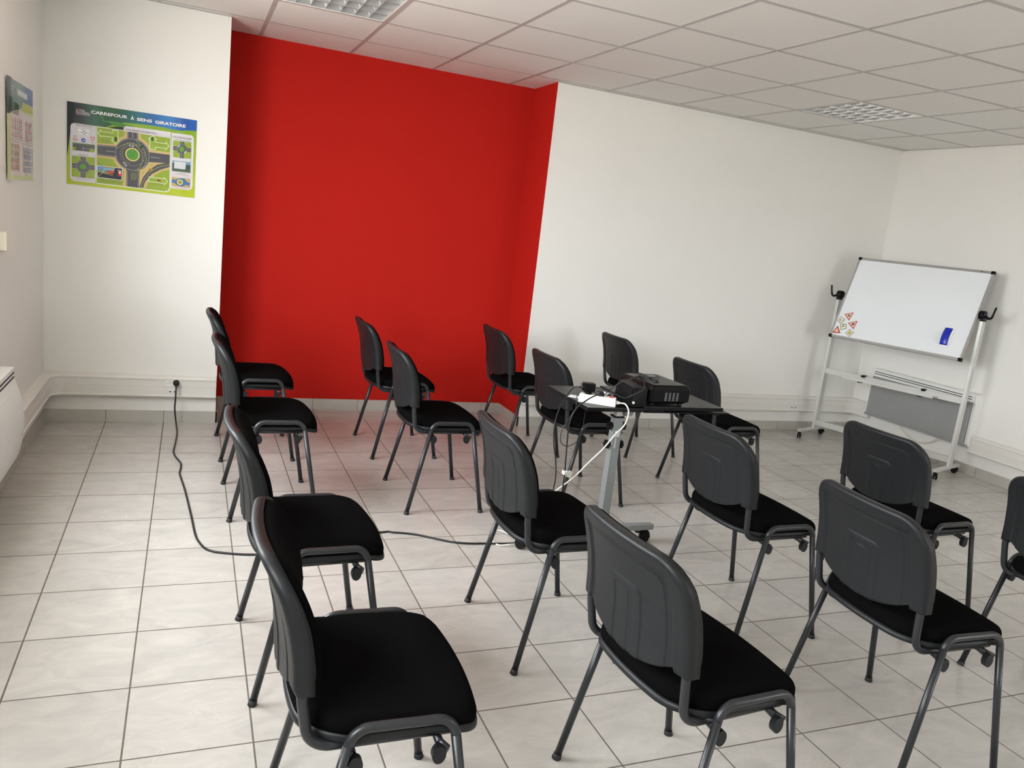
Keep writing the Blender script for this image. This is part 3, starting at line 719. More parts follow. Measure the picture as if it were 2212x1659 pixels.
# thin loop below the table edge
cable('thin_cord', [(2.15, -2.28, 0.80), (2.12, -2.32, 0.790), (2.10, -2.36, 0.74), (2.06, -2.385, 0.70), (2.03, -2.39, 0.645), (2.035, -2.385, 0.59), (2.07, -2.38, 0.57), (2.12, -2.37, 0.585), (2.16, -2.34, 0.62), (2.19, -2.29, 0.68), (2.22, -2.24, 0.73)], 0.0018, 'cable', 'thin black lead making a small loop under the left table edge')
random.seed(11)
pts = []
for k in range(46):
    a = k * 0.9; pts.append((2.505 + 0.030 * math.cos(a) * (0.6 + 0.4 * random.random()) + random.uniform(-0.006, 0.006), -2.285 + 0.060 * math.sin(a * 0.97) + random.uniform(-0.01, 0.01), 0.868 + 0.028 * (0.5 + 0.5 * math.sin(a * 1.7)) * random.random() + 0.002))
pts = [(2.44, -2.20, 0.768), (2.43, -2.22, 0.83), (2.455, -2.25, 0.872)] + pts + [(2.45, -2.28, 0.885), (2.38, -2.30, 0.872), (2.33, -2.26, 0.82), (2.32, -2.22, 0.775)]
cable('cable_bundle', pts, 0.0023, 'cable', 'tangled bundle of thin black cable lying on the left edge of the projector', 'cable', 6)
cable('cord', [(2.44, -2.36, 0.87), (2.425, -2.385, 0.845), (2.375, -2.37, 0.81), (2.36, -2.33, 0.79), (2.33, -2.25, 0.80), (2.30, -2.18, 0.800), (2.23, -2.16, 0.812), (2.185, -2.22, 0.826)], 0.0028, 'cable', 'black lead', parent=box_t)
cable('heater_cord', [(6.20, -0.60, 0.232), (6.215, -0.64, 0.180), (6.222, -0.71, 0.140), (6.222, -0.80, 0.128), (6.222, -0.90, 0.150), (6.21, -0.98, 0.20), (6.20, -1.00, 0.232)], 0.0045, 'cream', 'pale cord drooping below the grey heater on the right wall')

# ------------------------------------------------------------------ whiteboard stand
A = Vector((5.640, -0.21, 0)); B2 = Vector((5.985, -1.31, 0)); mid = (A + B2) / 2
axd = (B2 - A).normalized(); ang = math.atan2(axd.y, axd.x)     # local x runs along the board from its far to its near end
wbt = thing('whiteboard_stand', 'mobile whiteboard tilted on an aluminium stand with casters beside the right wall', 'whiteboard', (mid.x, mid.y, 0), ang)
# local: x along the board, y = away from the viewer (towards the wall)
hl = 0.576
for s in (-1, 1):
    b = MB(); b.box((s * 0.576 - 0.011, -0.012, 0.072), (s * 0.576 + 0.011, 0.050, 1.245), 'alupaint', bev=0.002); b.build('post', wbt)
    b = MB(); b.box((s * 0.576 - 0.016, -0.245 if s > 0 else -0.235, 0.058), (s * 0.576 + 0.016, 0.195, 0.078), 'alupaint', bev=0.002); ft = b.build('foot_bar', wbt)
    caster(ft, s * 0.576, -0.215, -PI / 2 + 3.6, r=0.022, wd=0.016, brake=True, top=0.06); caster(ft, s * 0.576, 0.170, 0.5, r=0.022, wd=0.016, top=0.06)
    # clamp head with lever
    b = MB(); b.cyl((s * 0.548, 0.005, 1.268), (s * 0.590, 0.005, 1.268), 0.033, 'blackpl', 26); b.box((s * 0.576 - 0.015, -0.014, 1.222), (s * 0.576 + 0.015, 0.045, 1.262), 'blackpl', bev=0.004); ck = b.build('clamp_head', wbt)
    b = MB(); b.tube(spline([(s * 0.590, 0.0, 1.262), (s * 0.618, -0.004, 1.250), (s * 0.636, -0.006, 1.256), (s * 0.645, -0.008, 1.285), (s * 0.655, -0.010, 1.338)], 6), [0.010] * 9 + [0.008] * 8 + [0.007] * 8, 'blackpl', 10, r2=[0.010] * 9 + [0.011] * 8 + [0.009] * 8); b.build('clamp_lever', ck)
b = MB(); b.box((-0.565, 0.0, 0.577), (0.565, 0.024, 0.622), 'alupaint', bev=0.0015); b.build('upper_crossbar', wbt)
b = MB(); b.box((-0.565, 0.0, 0.104), (0.565, 0.024, 0.150), 'alupaint', bev=0.0015); b.build('lower_crossbar', wbt)
b = MB(); b.box((-0.365, -0.085, 0.588), (0.385, -0.0, 0.5905), 'alupaint'); b.box((-0.365, -0.088, 0.580), (0.385, -0.083, 0.604), 'alupaint', bev=0.001); b.box((-0.365, -0.003, 0.588), (0.385, -0.0005, 0.612), 'alupaint'); tr_ = b.build('pen_tray', wbt)
for x in (-0.225, 0.272):
    b = MB(); b.box((x - 0.012, -0.02, 0.612), (x + 0.016, 0.028, 0.630), 'blackpl', bev=0.003); b.box((x - 0.022, -0.05, 0.566), (x + 0.012, 0.0, 0.580), 'blackpl', bev=0.003); b.build('tray_clip', tr_)
tilt = math.radians(21)
RT = Matrix.Rotation(-tilt, 3, 'X')           # top leans away (+y)
def bp_(x, y, z):
    v = RT @ Vector((x, y, z)); return Vector((v.x, v.y + 0.0, v.z + 1.2675))
X0, X1, Z0, Z1 = -0.5165, 0.5515, -0.384, 0.346
class BB(MB):
    def bx(s, a, c_, m, bev=0.0):
        s.box(a, c_, m, bev)
    def fin(s, name, parent):
        for v in s.bm.verts: v.co = bp_(*v.co)
        return s.build(name, parent)
b = BB(); b.bx((X0 + 0.012, -0.017, Z0 + 0.012), (X1 - 0.012, -0.004, Z1 - 0.012), 'board'); pan = b.fin('board_panel', wbt)
b = BB(); fr = 0.020
b.bx((X0, -0.022, Z1 - fr), (X1, 0.0, Z1), 'aluframe', 0.003); b.bx((X0, -0.022, Z0), (X1, 0.0, Z0 + fr), 'aluframe', 0.003)
b.bx((X0, -0.022, Z0 + fr), (X0 + fr * 0.8, 0.0, Z1 - fr), 'aluframe', 0.003); b.bx((X1 - fr * 0.8, -0.022, Z0 + fr), (X1, 0.0, Z1 - fr), 'aluframe', 0.003)
bf = b.fin('board_frame', wbt)
for x in (X0, X1):
    for z in (Z0, Z1):
        b = BB(); sx_ = 1 if x == X0 else -1; sz_ = 1 if z == Z0 else -1
        xs = sorted((x - sx_ * 0.003, x + sx_ * 0.026)); zs = sorted((z - sz_ * 0.003, z + sz_ * 0.0225)); b.bx((xs[0], -0.0245, zs[0]), (xs[1], 0.0025, zs[1]), 'blackpl', 0.005); b.fin('corner_cap', bf)
b = BB(); b.bx((0.455, -0.0228, Z1 - 0.013), (0.492, -0.0221, Z1 - 0.008), 'greypost'); b.bx((0.455, -0.0229, Z1 - 0.014), (0.464, -0.0222, Z1 - 0.006), 'ink'); b.fin('maker_mark', bf)
for x0, x1 in ((X0 - 0.035, X0 + 0.004), (X1 - 0.004, X1 + 0.012)):
    b = BB(); b.bx((x0, -0.014, -0.014), (x1, 0.0, 0.014), 'blackpl', 0.002); b.fin('pivot_pin', bf)

wbM = Matrix.Translation((mid.x, mid.y, 0)) @ Matrix.Rotation(ang, 4, 'Z')
def on_board(pts, y0, y1, m, b):
    """flat polygon on the board face, drawn in board coordinates (x, z)"""
    A_ = [b.bm.verts.new(wbM @ bp_(x, y0, z)) for x, z in pts]; B_ = [b.bm.verts.new(wbM @ bp_(x, y1, z)) for x, z in pts]; n = len(pts)
    b.face(A_, m); b.face(B_[::-1], m)
    for k in range(n): b.face([A_[k], B_[k], B_[(k + 1) % n], A_[(k + 1) % n]], m)
def shrink(pts, k):
    cx_ = sum(p[0] for p in pts) / len(pts); cy_ = sum(p[1] for p in pts) / len(pts); return [(cx_ + (p[0] - cx_) * k, cy_ + (p[1] - cy_) * k) for p in pts]
def ctr(pts): return (sum(p[0] for p in pts) / len(pts), sum(p[1] for p in pts) / len(pts))
def rotp(pts, c_, a): return [(c_[0] + x * math.cos(a) - y * math.sin(a), c_[1] + x * math.sin(a) + y * math.cos(a)) for x, y in pts]
F0 = -0.0171
def magnet(name, pts, layers, glyph, lab):
    b = MB(); yb = F0
    on_board(pts, F0, F0 - 0.0015, layers[0][1], b)
    for i, (k, m) in enumerate(layers[1:]): on_board(shrink(pts, k), F0 - 0.0012, F0 - 0.0017 - 0.0002 * i, m, b)
    for g_ in glyph: on_board(g_, F0 - 0.0012, F0 - 0.0024, 'ink', b)
    return tag(b.build(name), lab, 'magnet', 'road sign magnets on the whiteboard')
T1 = [(-0.4567, -0.1723), (-0.384, -0.1445), (-0.3985, -0.2222)]; c1 = ctr(T1)
bar = lambda l, w_: [(-l, -w_), (l, -w_), (l, w_), (-l, w_)]
magnet('sign_magnet', T1, [(1, 'signred'), (0.74, 'signpeach')], [rotp(bar(0.013, 0.0028), c1, 0.9), rotp(bar(0.013, 0.0028), c1, 0.9 + PI / 2)], 'upside-down red triangle sign magnet with a diagonal cross, uppermost in the cluster')
T2 = [(-0.3977, -0.2436), (-0.3248, -0.2107), (-0.3331, -0.2883)]; c2 = ctr(T2)
magnet('sign_magnet', T2, [(1, 'signred'), (0.74, 'signpeach')], [rotp(bar(0.014, 0.0042), c2, 0.95), rotp([(0.016, 0), (0.006, 0.009), (0.006, -0.009)], c2, 0.95), rotp(bar(0.011, 0.002), c2, 0.95 + PI / 2)], 'red triangle sign magnet with a thick black arrow, rightmost of the cluster')
T3 = [(-0.5, -0.3519), (-0.4742, -0.2821), (-0.427, -0.3411)]
magnet('sign_magnet', T3, [(1, 'signred'), (0.58, 'signpeach')], [], 'plain red-bordered triangle magnet at the lower left board corner')
D1 = [(-0.4742, -0.1969), (-0.4312, -0.2188), (-0.4542, -0.2599), (-0.4955, -0.2394)]; e1 = ctr(D1)
def arc(c_, r0, r1, a0, a1, n=8): return [(c_[0] + r0 * math.cos(a0 + (a1 - a0) * k / n), c_[1] + r0 * math.sin(a0 + (a1 - a0) * k / n)) for k in range(n + 1)] + [(c_[0] + r1 * math.cos(a1 - (a1 - a0) * k / n), c_[1] + r1 * math.sin(a1 - (a1 - a0) * k / n)) for k in range(n + 1)]
magnet('sign_magnet', D1, [(1, 'ink'), (0.86, 'signcream')], [arc((e1[0] - 0.018, e1[1] - 0.002), 0.010, 0.0145, -1.1, 1.3), arc((e1[0] + 0.018, e1[1] + 0.001), 0.010, 0.0112, 1.9, 4.2)], 'diamond panel magnet with a thick curved line, left of the cross triangle')
D2 = [(-0.4584, -0.2684), (-0.4094, -0.2518), (-0.3927, -0.2948), (-0.4348, -0.3134)]; e2 = ctr(D2)
magnet('sign_magnet', D2, [(1, 'ink'), (0.88, 'signolive'), (0.82, 'signcream')], [arc((e2[0] - 0.016, e2[1] + 0.013), 0.012, 0.018, -1.3, 0.5), rotp(bar(0.018, 0.0012), e2, 0.3)], 'square panel magnet with a curved line, in the centre of the cluster')
D3 = [(-0.3653, -0.2928), (-0.3187, -0.3145), (-0.3428, -0.3587), (-0.3861, -0.3349)]
magnet('sign_magnet', D3, [(1, 'ink'), (0.88, 'signcream'), (0.60, 'signolive')], [], 'diamond magnet with an olive-yellow middle, lowest right of the cluster')
# eraser
er = thing('board_eraser', 'blue curved board eraser stuck on the lower right of the whiteboard', 'eraser')
ER = [(0.3650, -0.1501), (0.4234, -0.1522), (0.4216, -0.2904), (0.3635, -0.2833)]
b = MB(); on_board([(0.372, -0.153), (0.4305, -0.153), (0.4290, -0.287), (0.370, -0.287)], F0, F0 - 0.014, 'wplast', b); b.build('felt_pad', er)
b = MB(); V = []
n = 12
def ev(i, j, o): z = -0.150 - 0.138 * i / n; bow = 0.012 * math.sin(PI * i / n); x = 0.364 + 0.058 * j / 4; return wbM @ bp_(x - 0.002 * math.sin(PI * i / n), F0 - 0.014 - bow - o * (1 - (j / 2 - 1) ** 2), z)
G = [[b.bm.verts.new(ev(i, j, 0.006)) for j in range(5)] for i in range(n + 1)]
G2 = [[b.bm.verts.new(wbM @ bp_(0.364 + 0.058 * j / 4, F0 - 0.013, -0.150 - 0.138 * i / n)) for j in range(5)] for i in range(n + 1)]
for i in range(n):
    for j in range(4): b.face([G[i][j], G[i + 1][j], G[i + 1][j + 1], G[i][j + 1]], 'blue', True); b.face([G2[i][j], G2[i][j + 1], G2[i + 1][j + 1], G2[i + 1][j]], 'blue')
    b.face([G[i][0], G2[i][0], G2[i + 1][0], G[i + 1][0]], 'blue'); b.face([G[i][4], G[i + 1][4], G2[i + 1][4], G2[i][4]], 'wplast')
for j in range(4): b.face([G[0][j], G[0][j + 1], G2[0][j + 1], G2[0][j]], 'blue'); b.face([G[n][j], G2[n][j], G2[n][j + 1], G[n][j + 1]], 'blue')
b.build('handle', er)

# ------------------------------------------------------------------ heaters
t = thing('wall_heater', 'grey-fronted electric heater low on the right wall behind the whiteboard stand', 'heater', (XR, -0.757, 0.225), group='electric wall heaters')
y0, y1 = -0.515, 0.515; dpt = 0.092
b = MB(); b.box((-dpt + 0.012, y0, 0.0), (0, y0 + 0.02, 0.356), 'white', bev=0.002); b.box((-dpt + 0.012, y1 - 0.02, 0), (0, y1, 0.356), 'white', bev=0.002)
b.box((-dpt, y0, 0.355), (0, y1, 0.423), 'white', bev=0.004); b.box((-dpt + 0.02, y0 + 0.01, 0.003), (-0.002, y1 - 0.01, 0.36), 'white'); b.box((-dpt + 0.002, y0 - 0.001, -0.002), (-dpt + 0.03, y1 + 0.001, 0.018), 'greymesh', bev=0.003); b.build('casing', t)
b = MB(); b.box((-dpt + 0.006, y0 + 0.026, 0.016), (-dpt + 0.024, y1 - 0.012, 0.357), 'greymesh', bev=0.004); b.build('front_panel', t)
b = MB()
for z in (0.376, 0.394): b.box((-dpt - 0.0012, y0 + 0.03, z), (-dpt + 0.004, y1 - 0.03, z + 0.006), 'slot')
b.build('outlet_grille', t)
t = thing('wall_heater', 'white electric heater on the left wall, cut by the left edge of the photo', 'heater', (XL, -1.345, 0.18), group='electric wall heaters')
b = MB(); n = 14
sec = [(0.0, 0.0), (0.085, 0.0)] + [(0.088 + 0.036 * math.sin(PI * (k / n)) ** 0.8, 0.0 + 0.385 * k / n) for k in range(1, n)] + [(0.086, 0.395), (0.086, 0.447), (0.0, 0.447)]
b.prism(sec, 'y', -0.86, 0.0, 'white'); b.build('casing', t)
b = MB()
for z in (0.400, 0.420): b.box((0.083, -0.85, z), (0.0875, -0.012, z + 0.007), 'slot')
b.build('outlet_grille', t)
# thermostat
t = thing('thermostat', 'cream thermostat box on the left wall above the heater', 'thermostat', (XL, -1.13, 1.178))
b = MB(); b.box((0, -0.045, -0.042), (0.030, 0.040, 0.042), 'cream', bev=0.004); b.build('case', t)
b = MB(); b.cyl((0.014, 0.038, 0.008), (0.014, 0.050, 0.008), 0.008, 'wplast'); b.cyl((0.014, 0.038, -0.012), (0.014, 0.050, -0.012), 0.008, 'greypost'); b.build('dial', t)

# ------------------------------------------------------------------ sockets in the trunking
def socket(x, lab, cable_in=False):
    t = thing('wall_socket', lab, 'socket', (x, YB - 0.0462, 0.275), group='sockets in the cable trunking')
    b = MB(); b.box((-0.0215, -0.0022, -0.0225), (0.0215, 0.001, 0.0225), 'white', bev=0.0008)
    b.cyl((0, -0.0022, 0), (0, -0.0032, 0), 0.0192, 'wplast', 24); b.build('faceplate', t)
    b = MB(); b.cyl((-0.0085, -0.0030, -0.001), (-0.0085, -0.0040, -0.001), 0.0026, 'slot', 8); b.cyl((0.0085, -0.0030, -0.001), (0.0085, -0.0040, -0.001), 0.0026, 'slot', 8)
    b.cyl((0.002, -0.0030, 0.009), (0.002, -0.0060, 0.009), 0.0022, 'slot', 8); b.build('contact_hole', t)
def jack(x, lab):
    t = thing('network_jack', lab, 'socket', (x, YB - 0.0462, 0.2215), group='network jacks in the cable trunking')
    b = MB(); b.box((-0.0110, -0.0022, -0.0105), (0.0110, 0.001, 0.0185), 'white', bev=0.0008); b.box((-0.006, -0.0026, 0.008), (0.006, -0.0020, 0.013), 'paper'); b.build('faceplate', t)
    b = MB(); b.box((-0.0055, -0.0032, -0.0085), (0.0055, -0.0018, -0.0005), 'slot'); b.build('port', t)
socket(0.366, 'free white power socket left of the black plug, on the left pier trunking')
socket(0.409, 'white power socket on the left pier trunking with the black plug pushed in')
jack(0.374, 'network jack under the free socket on the left pier trunking')
jack(0.402, 'network jack under the black plug on the left pier trunking')
socket(5.500, 'left one of two power sockets in the trunking beside the whiteboard stand')
socket(5.545, 'right one of two power sockets in the trunking beside the whiteboard stand')
jack(5.508, 'left network jack in the trunking beside the whiteboard stand')
jack(5.548, 'right network jack in the trunking beside the whiteboard stand')

# ------------------------------------------------------------------ ceiling lights
def louvre_light(x, y, lab):
    """600 x 600 recessed lamp with a mirrored louvre, origin at the cell's corner on the ceiling plane"""
    t = thing('ceiling_light', lab, 'ceiling light', (x + 0.3, y - 0.3, CH), group='recessed ceiling lights')
    b = MB(); h = 0.2875
    for a, c_ in (((-h, -h), (h, -h + 0.007)), ((-h, h - 0.007), (h, h)), ((-h, -h), (-h + 0.007, h)), ((h - 0.007, -h), (h, h))): b.box((a[0], a[1], 0.0005), (c_[0], c_[1], 0.012), 'white')
    b.box((-h, -h, 0.085), (h, h, 0.09), 'tray')
    for a, c_ in (((-h, -h), (h, -h + 0.003)), ((-h, h - 0.003), (h, h)), ((-h, -h), (-h + 0.003, h)), ((h - 0.003, -h), (h, h))): b.box((a[0], a[1], 0.010), (c_[0], c_[1], 0.088), 'tray')
    b.build('housing', t)
    for k in range(4):
        b = MB(); yy = -0.21 + k * 0.14; b.cyl((-0.27, yy, 0.070), (0.27, yy, 0.070), 0.012, 'tube', 14); b.build('lamp_tube', t)
    b = MB(); n = 5
    # blades along x: satin, slightly curved, between the tubes
    for k in range(5):
        yy = -0.28 + k * 0.14
        for s in (-1, 1):
            if abs(yy + s * 0.02) > 0.285: continue
            def fpt(i, j, yy=yy, s=s): q = i / n; return (-0.28 + 0.56 * j, yy + s * (0.0010 + 0.020 * q ** 2), 0.003 + 0.052 * q)
            b.grid(fpt, n, 1, 'satin')
        if abs(yy) < 0.25: b.box((-0.28, yy - 0.001, 0.0025), (0.28, yy + 0.001, 0.0035), 'mirror')
    # polished V-shaped cross blades
    for k in range(8):
        xx = -0.28 + k * 0.08
        for s in (-1, 1):
            if abs(xx + s * 0.01) > 0.283: continue
            for r in range(4):
                ya = -0.28 + r * 0.14
                def fpt(i, j, xx=xx, s=s, ya=ya):
                    q = i / n; inset = 0.0010 + 0.020 * q ** 2; return (xx + s * (0.0006 + 0.019 * q ** 1.6), ya + inset + (0.14 - 2 * inset) * j, 0.005 + 0.046 * q)
                b.grid(fpt, n, 1, 'mirror')
        for r in range(4):   # closed V ends, painted white for the window light they would reflect
            for e_ in (0.0225, 0.1175):
                ya = -0.28 + r * 0.14 + e_
                if abs(xx) < 0.27: b.face([b.bm.verts.new(q) for q in ((xx, ya, 0.006), (xx + 0.017, ya, 0.050), (xx - 0.017, ya, 0.050))], 'tube')
    b.build('louvre', t)
louvre_light(LAMPS[0][0], LAMPS[0][1], 'square mirrored-louvre ceiling light cut by the top edge, above the red wall')
louvre_light(LAMPS[1][0], LAMPS[1][1], 'square mirrored-louvre ceiling light above the white wall near the whiteboard corner')

# ------------------------------------------------------------------ posters (printed sheets: coloured ink areas in sheet coordinates)
PP={
'header':[(0.0001, 0.4703), (0.7018, 0.4623), (0.6999, 0.4055), (0.5728, 0.3971), (0.5054, 0.3999), (0.3693, 0.3956), (0.279, 0.3933), (0.208, 0.367), (0.1871, 0.3332), (0.1026, 0.3433), (0.0177, 0.3229), (0.0165, 0.1781), (-0.0007, 0.1374)],
'lp':[(0.0177, 0.3304), (0.0228, 0.3444), (0.0366, 0.3514), (0.1516, 0.3508), (0.1511, 0.0197), (0.0345, 0.0193), (0.0188, 0.032), (0.0163, 0.0472)],
'band':[(0.2958, 0.3495), (0.2974, 0.3652), (0.3098, 0.376), (0.5564, 0.3769), (0.5555, 0.3412), (0.2959, 0.3438)],
'cframe':[(0.1533, 0.3511), (0.2958, 0.3495), (0.5572, 0.3493), (0.5606, 0.0371), (0.5526, 0.0207), (0.5338, 0.0143), (0.1547, 0.0182)],
'rp':[(0.5603, 0.3747), (0.6721, 0.3755), (0.6839, 0.366), (0.6866, 0.3524), (0.6876, 0.0693), (0.6805, 0.05), (0.6633, 0.0425), (0.5597, 0.0435)],
'map':[(0.1569, 0.3459), (0.2959, 0.3457), (0.5536, 0.3429), (0.5558, 0.0447), (0.5487, 0.0275), (0.5299, 0.0204), (0.1575, 0.0244)],
'armL':[(0.1579, 0.2462), (0.2667, 0.2522), (0.2676, 0.186), (0.1585, 0.1845)],
'vL':[(0.1578, 0.2558), (0.2665, 0.2619), (0.2678, 0.1743), (0.1586, 0.1729)],
'armR':[(0.4274, 0.2417), (0.5532, 0.2423), (0.5531, 0.1915), (0.4286, 0.1825)],
'vR':[(0.4271, 0.2555), (0.5533, 0.2562), (0.553, 0.1794), (0.4289, 0.1686)],
'armT':[(0.3158, 0.3448), (0.3757, 0.3452), (0.3767, 0.2915), (0.3165, 0.2983)],
'vT':[(0.3031, 0.3448), (0.3903, 0.345), (0.3952, 0.2863), (0.2986, 0.2879)],
'armB':[(0.3156, 0.1336), (0.3871, 0.1313), (0.3855, 0.0234), (0.3155, 0.0246)],
'vB':[(0.3009, 0.1395), (0.4036, 0.1414), (0.4004, 0.0233), (0.2991, 0.0245)],
'exit':[(0.3873, 0.0256), (0.4083, 0.0903), (0.4407, 0.1384), (0.4847, 0.1742), (0.5525, 0.1974), (0.5533, 0.1694), (0.5041, 0.1468), (0.4562, 0.1145), (0.42, 0.0638), (0.4096, 0.0264)],
'exitv':[(0.3799, 0.0247), (0.3971, 0.0968), (0.4331, 0.1493), (0.4845, 0.1841), (0.5523, 0.2054), (0.5537, 0.1534), (0.5081, 0.1373), (0.4676, 0.106), (0.4349, 0.0617), (0.4245, 0.0251)],
'exitline':[(0.3966, 0.0268), (0.4159, 0.0793), (0.4484, 0.1274), (0.4925, 0.1613), (0.5529, 0.1834)],
'cc':[(0.3471, 0.2147), (0.4428, 0.2142), (0.2527, 0.2171), (0.3454, 0.3103), (0.3487, 0.1202)],
'isl':[(0.3471, 0.2127), (0.3856, 0.2122)],
'arrow1':[(0.1608, 0.3139), (0.1772, 0.3336), (0.1773, 0.3248), (0.2377, 0.3254), (0.2386, 0.3409), (0.269, 0.3409), (0.2691, 0.2828), (0.2749, 0.2817), (0.255, 0.2629), (0.2311, 0.2835), (0.2393, 0.2839), (0.2387, 0.2993), (0.1775, 0.2991), (0.1776, 0.2914)],
'arrow2':[(0.4407, 0.2594), (0.4394, 0.3194), (0.4331, 0.3193), (0.4548, 0.3401), (0.4782, 0.322), (0.472, 0.3203), (0.4723, 0.3045), (0.5302, 0.305), (0.5307, 0.315), (0.5482, 0.2917), (0.5281, 0.267), (0.5279, 0.2757), (0.473, 0.2758), (0.4733, 0.2612)],
'arrow3':[(0.4398, 0.0963), (0.5261, 0.0947), (0.5266, 0.1036), (0.5461, 0.0811), (0.527, 0.0573), (0.5268, 0.0665), (0.4404, 0.0672)],
'photo':[(0.1601, 0.1245), (0.2946, 0.1261), (0.2913, 0.0561), (0.16, 0.0573)],
'sky':[(0.1637, 0.1211), (0.2001, 0.1213), (0.1719, 0.087), (0.164, 0.0868)],
'dash':[(0.1965, 0.1208), (0.2541, 0.1214), (0.2437, 0.0866), (0.1808, 0.0862)],
'redcar':[(0.22, 0.1051), (0.2471, 0.1048), (0.2437, 0.0878), (0.2166, 0.0882)],
'redbus':[(0.2716, 0.1088), (0.2912, 0.1087), (0.2891, 0.0788), (0.2713, 0.0796)],
'box':[(0.0533, 0.3245), (0.1209, 0.3251), (0.1198, 0.2917), (0.0535, 0.2911)],
'boxring':[(0.0882, 0.3031), (0.0966, 0.3036)],
'tri':[(0.0421, 0.284), (0.0568, 0.258), (0.0301, 0.2575)],
'blue':[(0.0857, 0.2599), (0.0972, 0.2601)],
'yield':[(0.1205, 0.285), (0.1466, 0.2857), (0.1337, 0.26)],
'road':[(0.0301, 0.2393), (0.1455, 0.2417), (0.1442, 0.1991), (0.0303, 0.1973)],
'rg1':[(0.0302, 0.2145), (0.0493, 0.2153), (0.0442, 0.1973), (0.0303, 0.1973)],
'rg2':[(0.1211, 0.2159), (0.1451, 0.2162), (0.1442, 0.1991), (0.1177, 0.1992)],
'mr':[(0.0277, 0.1643), (0.1455, 0.1683), (0.1455, 0.0464), (0.0274, 0.0459)],
'mrc':[(0.0849, 0.1085), (0.1219, 0.1077)],
'mri':[(0.0849, 0.1085), (0.1018, 0.1089)],
'rr':[(0.5709, 0.3296), (0.6716, 0.3314), (0.6727, 0.2348), (0.5736, 0.2315)],
'rrc':[(0.6214, 0.285), (0.6558, 0.2839)],
'rri':[(0.6214, 0.285), (0.6367, 0.2852)],
'rph':[(0.5684, 0.2116), (0.6715, 0.2128), (0.6715, 0.15), (0.569, 0.1486)],
'rph_glare':[(0.5799, 0.2071), (0.6466, 0.2082), (0.6441, 0.1654), (0.5792, 0.1649)],
'rb':[(0.5684, 0.113), (0.6707, 0.1133), (0.6705, 0.0582), (0.5688, 0.0576)],
'rbs':[(0.5688, 0.099), (0.5887, 0.0975), (0.615, 0.111), (0.6419, 0.1104), (0.658, 0.0901), (0.6715, 0.0897), (0.6702, 0.0692), (0.6507, 0.0749), (0.6319, 0.0603), (0.6011, 0.0645), (0.5816, 0.0783), (0.5695, 0.0748)],
'rbc':[(0.6158, 0.0855), (0.6311, 0.0854)],
}
PT=[
('CARREFOUR',0.1247,0.3172,0.4178,0.4359),
('À',0.3333,0.3525,0.4153,0.4282),
('SENS',0.3677,0.4506,0.4148,0.4327),
('GIRATOIRE',0.4674,0.6382,0.4136,0.4321),
('CODES',0.0473,0.0909,0.4222,0.4324),
('ROUSSEAU',0.0474,0.1195,0.4095,0.4208),
('SIGNALISATION',0.0452,0.1299,0.3379,0.3448),
('CHANGEMENTS DE DIRECTION',0.3084,0.4749,0.3508,0.3596),
('CAS PARTICULIERS',0.5684,0.6759,0.3478,0.3563),
('PRIORITÉ',0.0611,0.1098,0.1724,0.1791),
('VÉHICULES LOURDS',0.5801,0.6656,0.3349,0.3407),
('À gauche',0.1774,0.258,0.3064,0.3124),
('À droite tout droit',0.454,0.526,0.2936,0.2987),
('À droite',0.4494,0.4813,0.078,0.0844),
('Sortie',0.1614,0.1839,0.1338,0.1394),
]
def strip_wave(wave, x, W, step=0.0175):      # the sheet bends in flat strips, so printed layers stay parallel
    k = math.floor(x / step); a, b_ = k * step, min((k + 1) * step, W); t = (x - a) / max(b_ - a, 1e-9)
    return wave(a / W, 0.5) * (1 - t) + wave(b_ / W, 0.5) * t
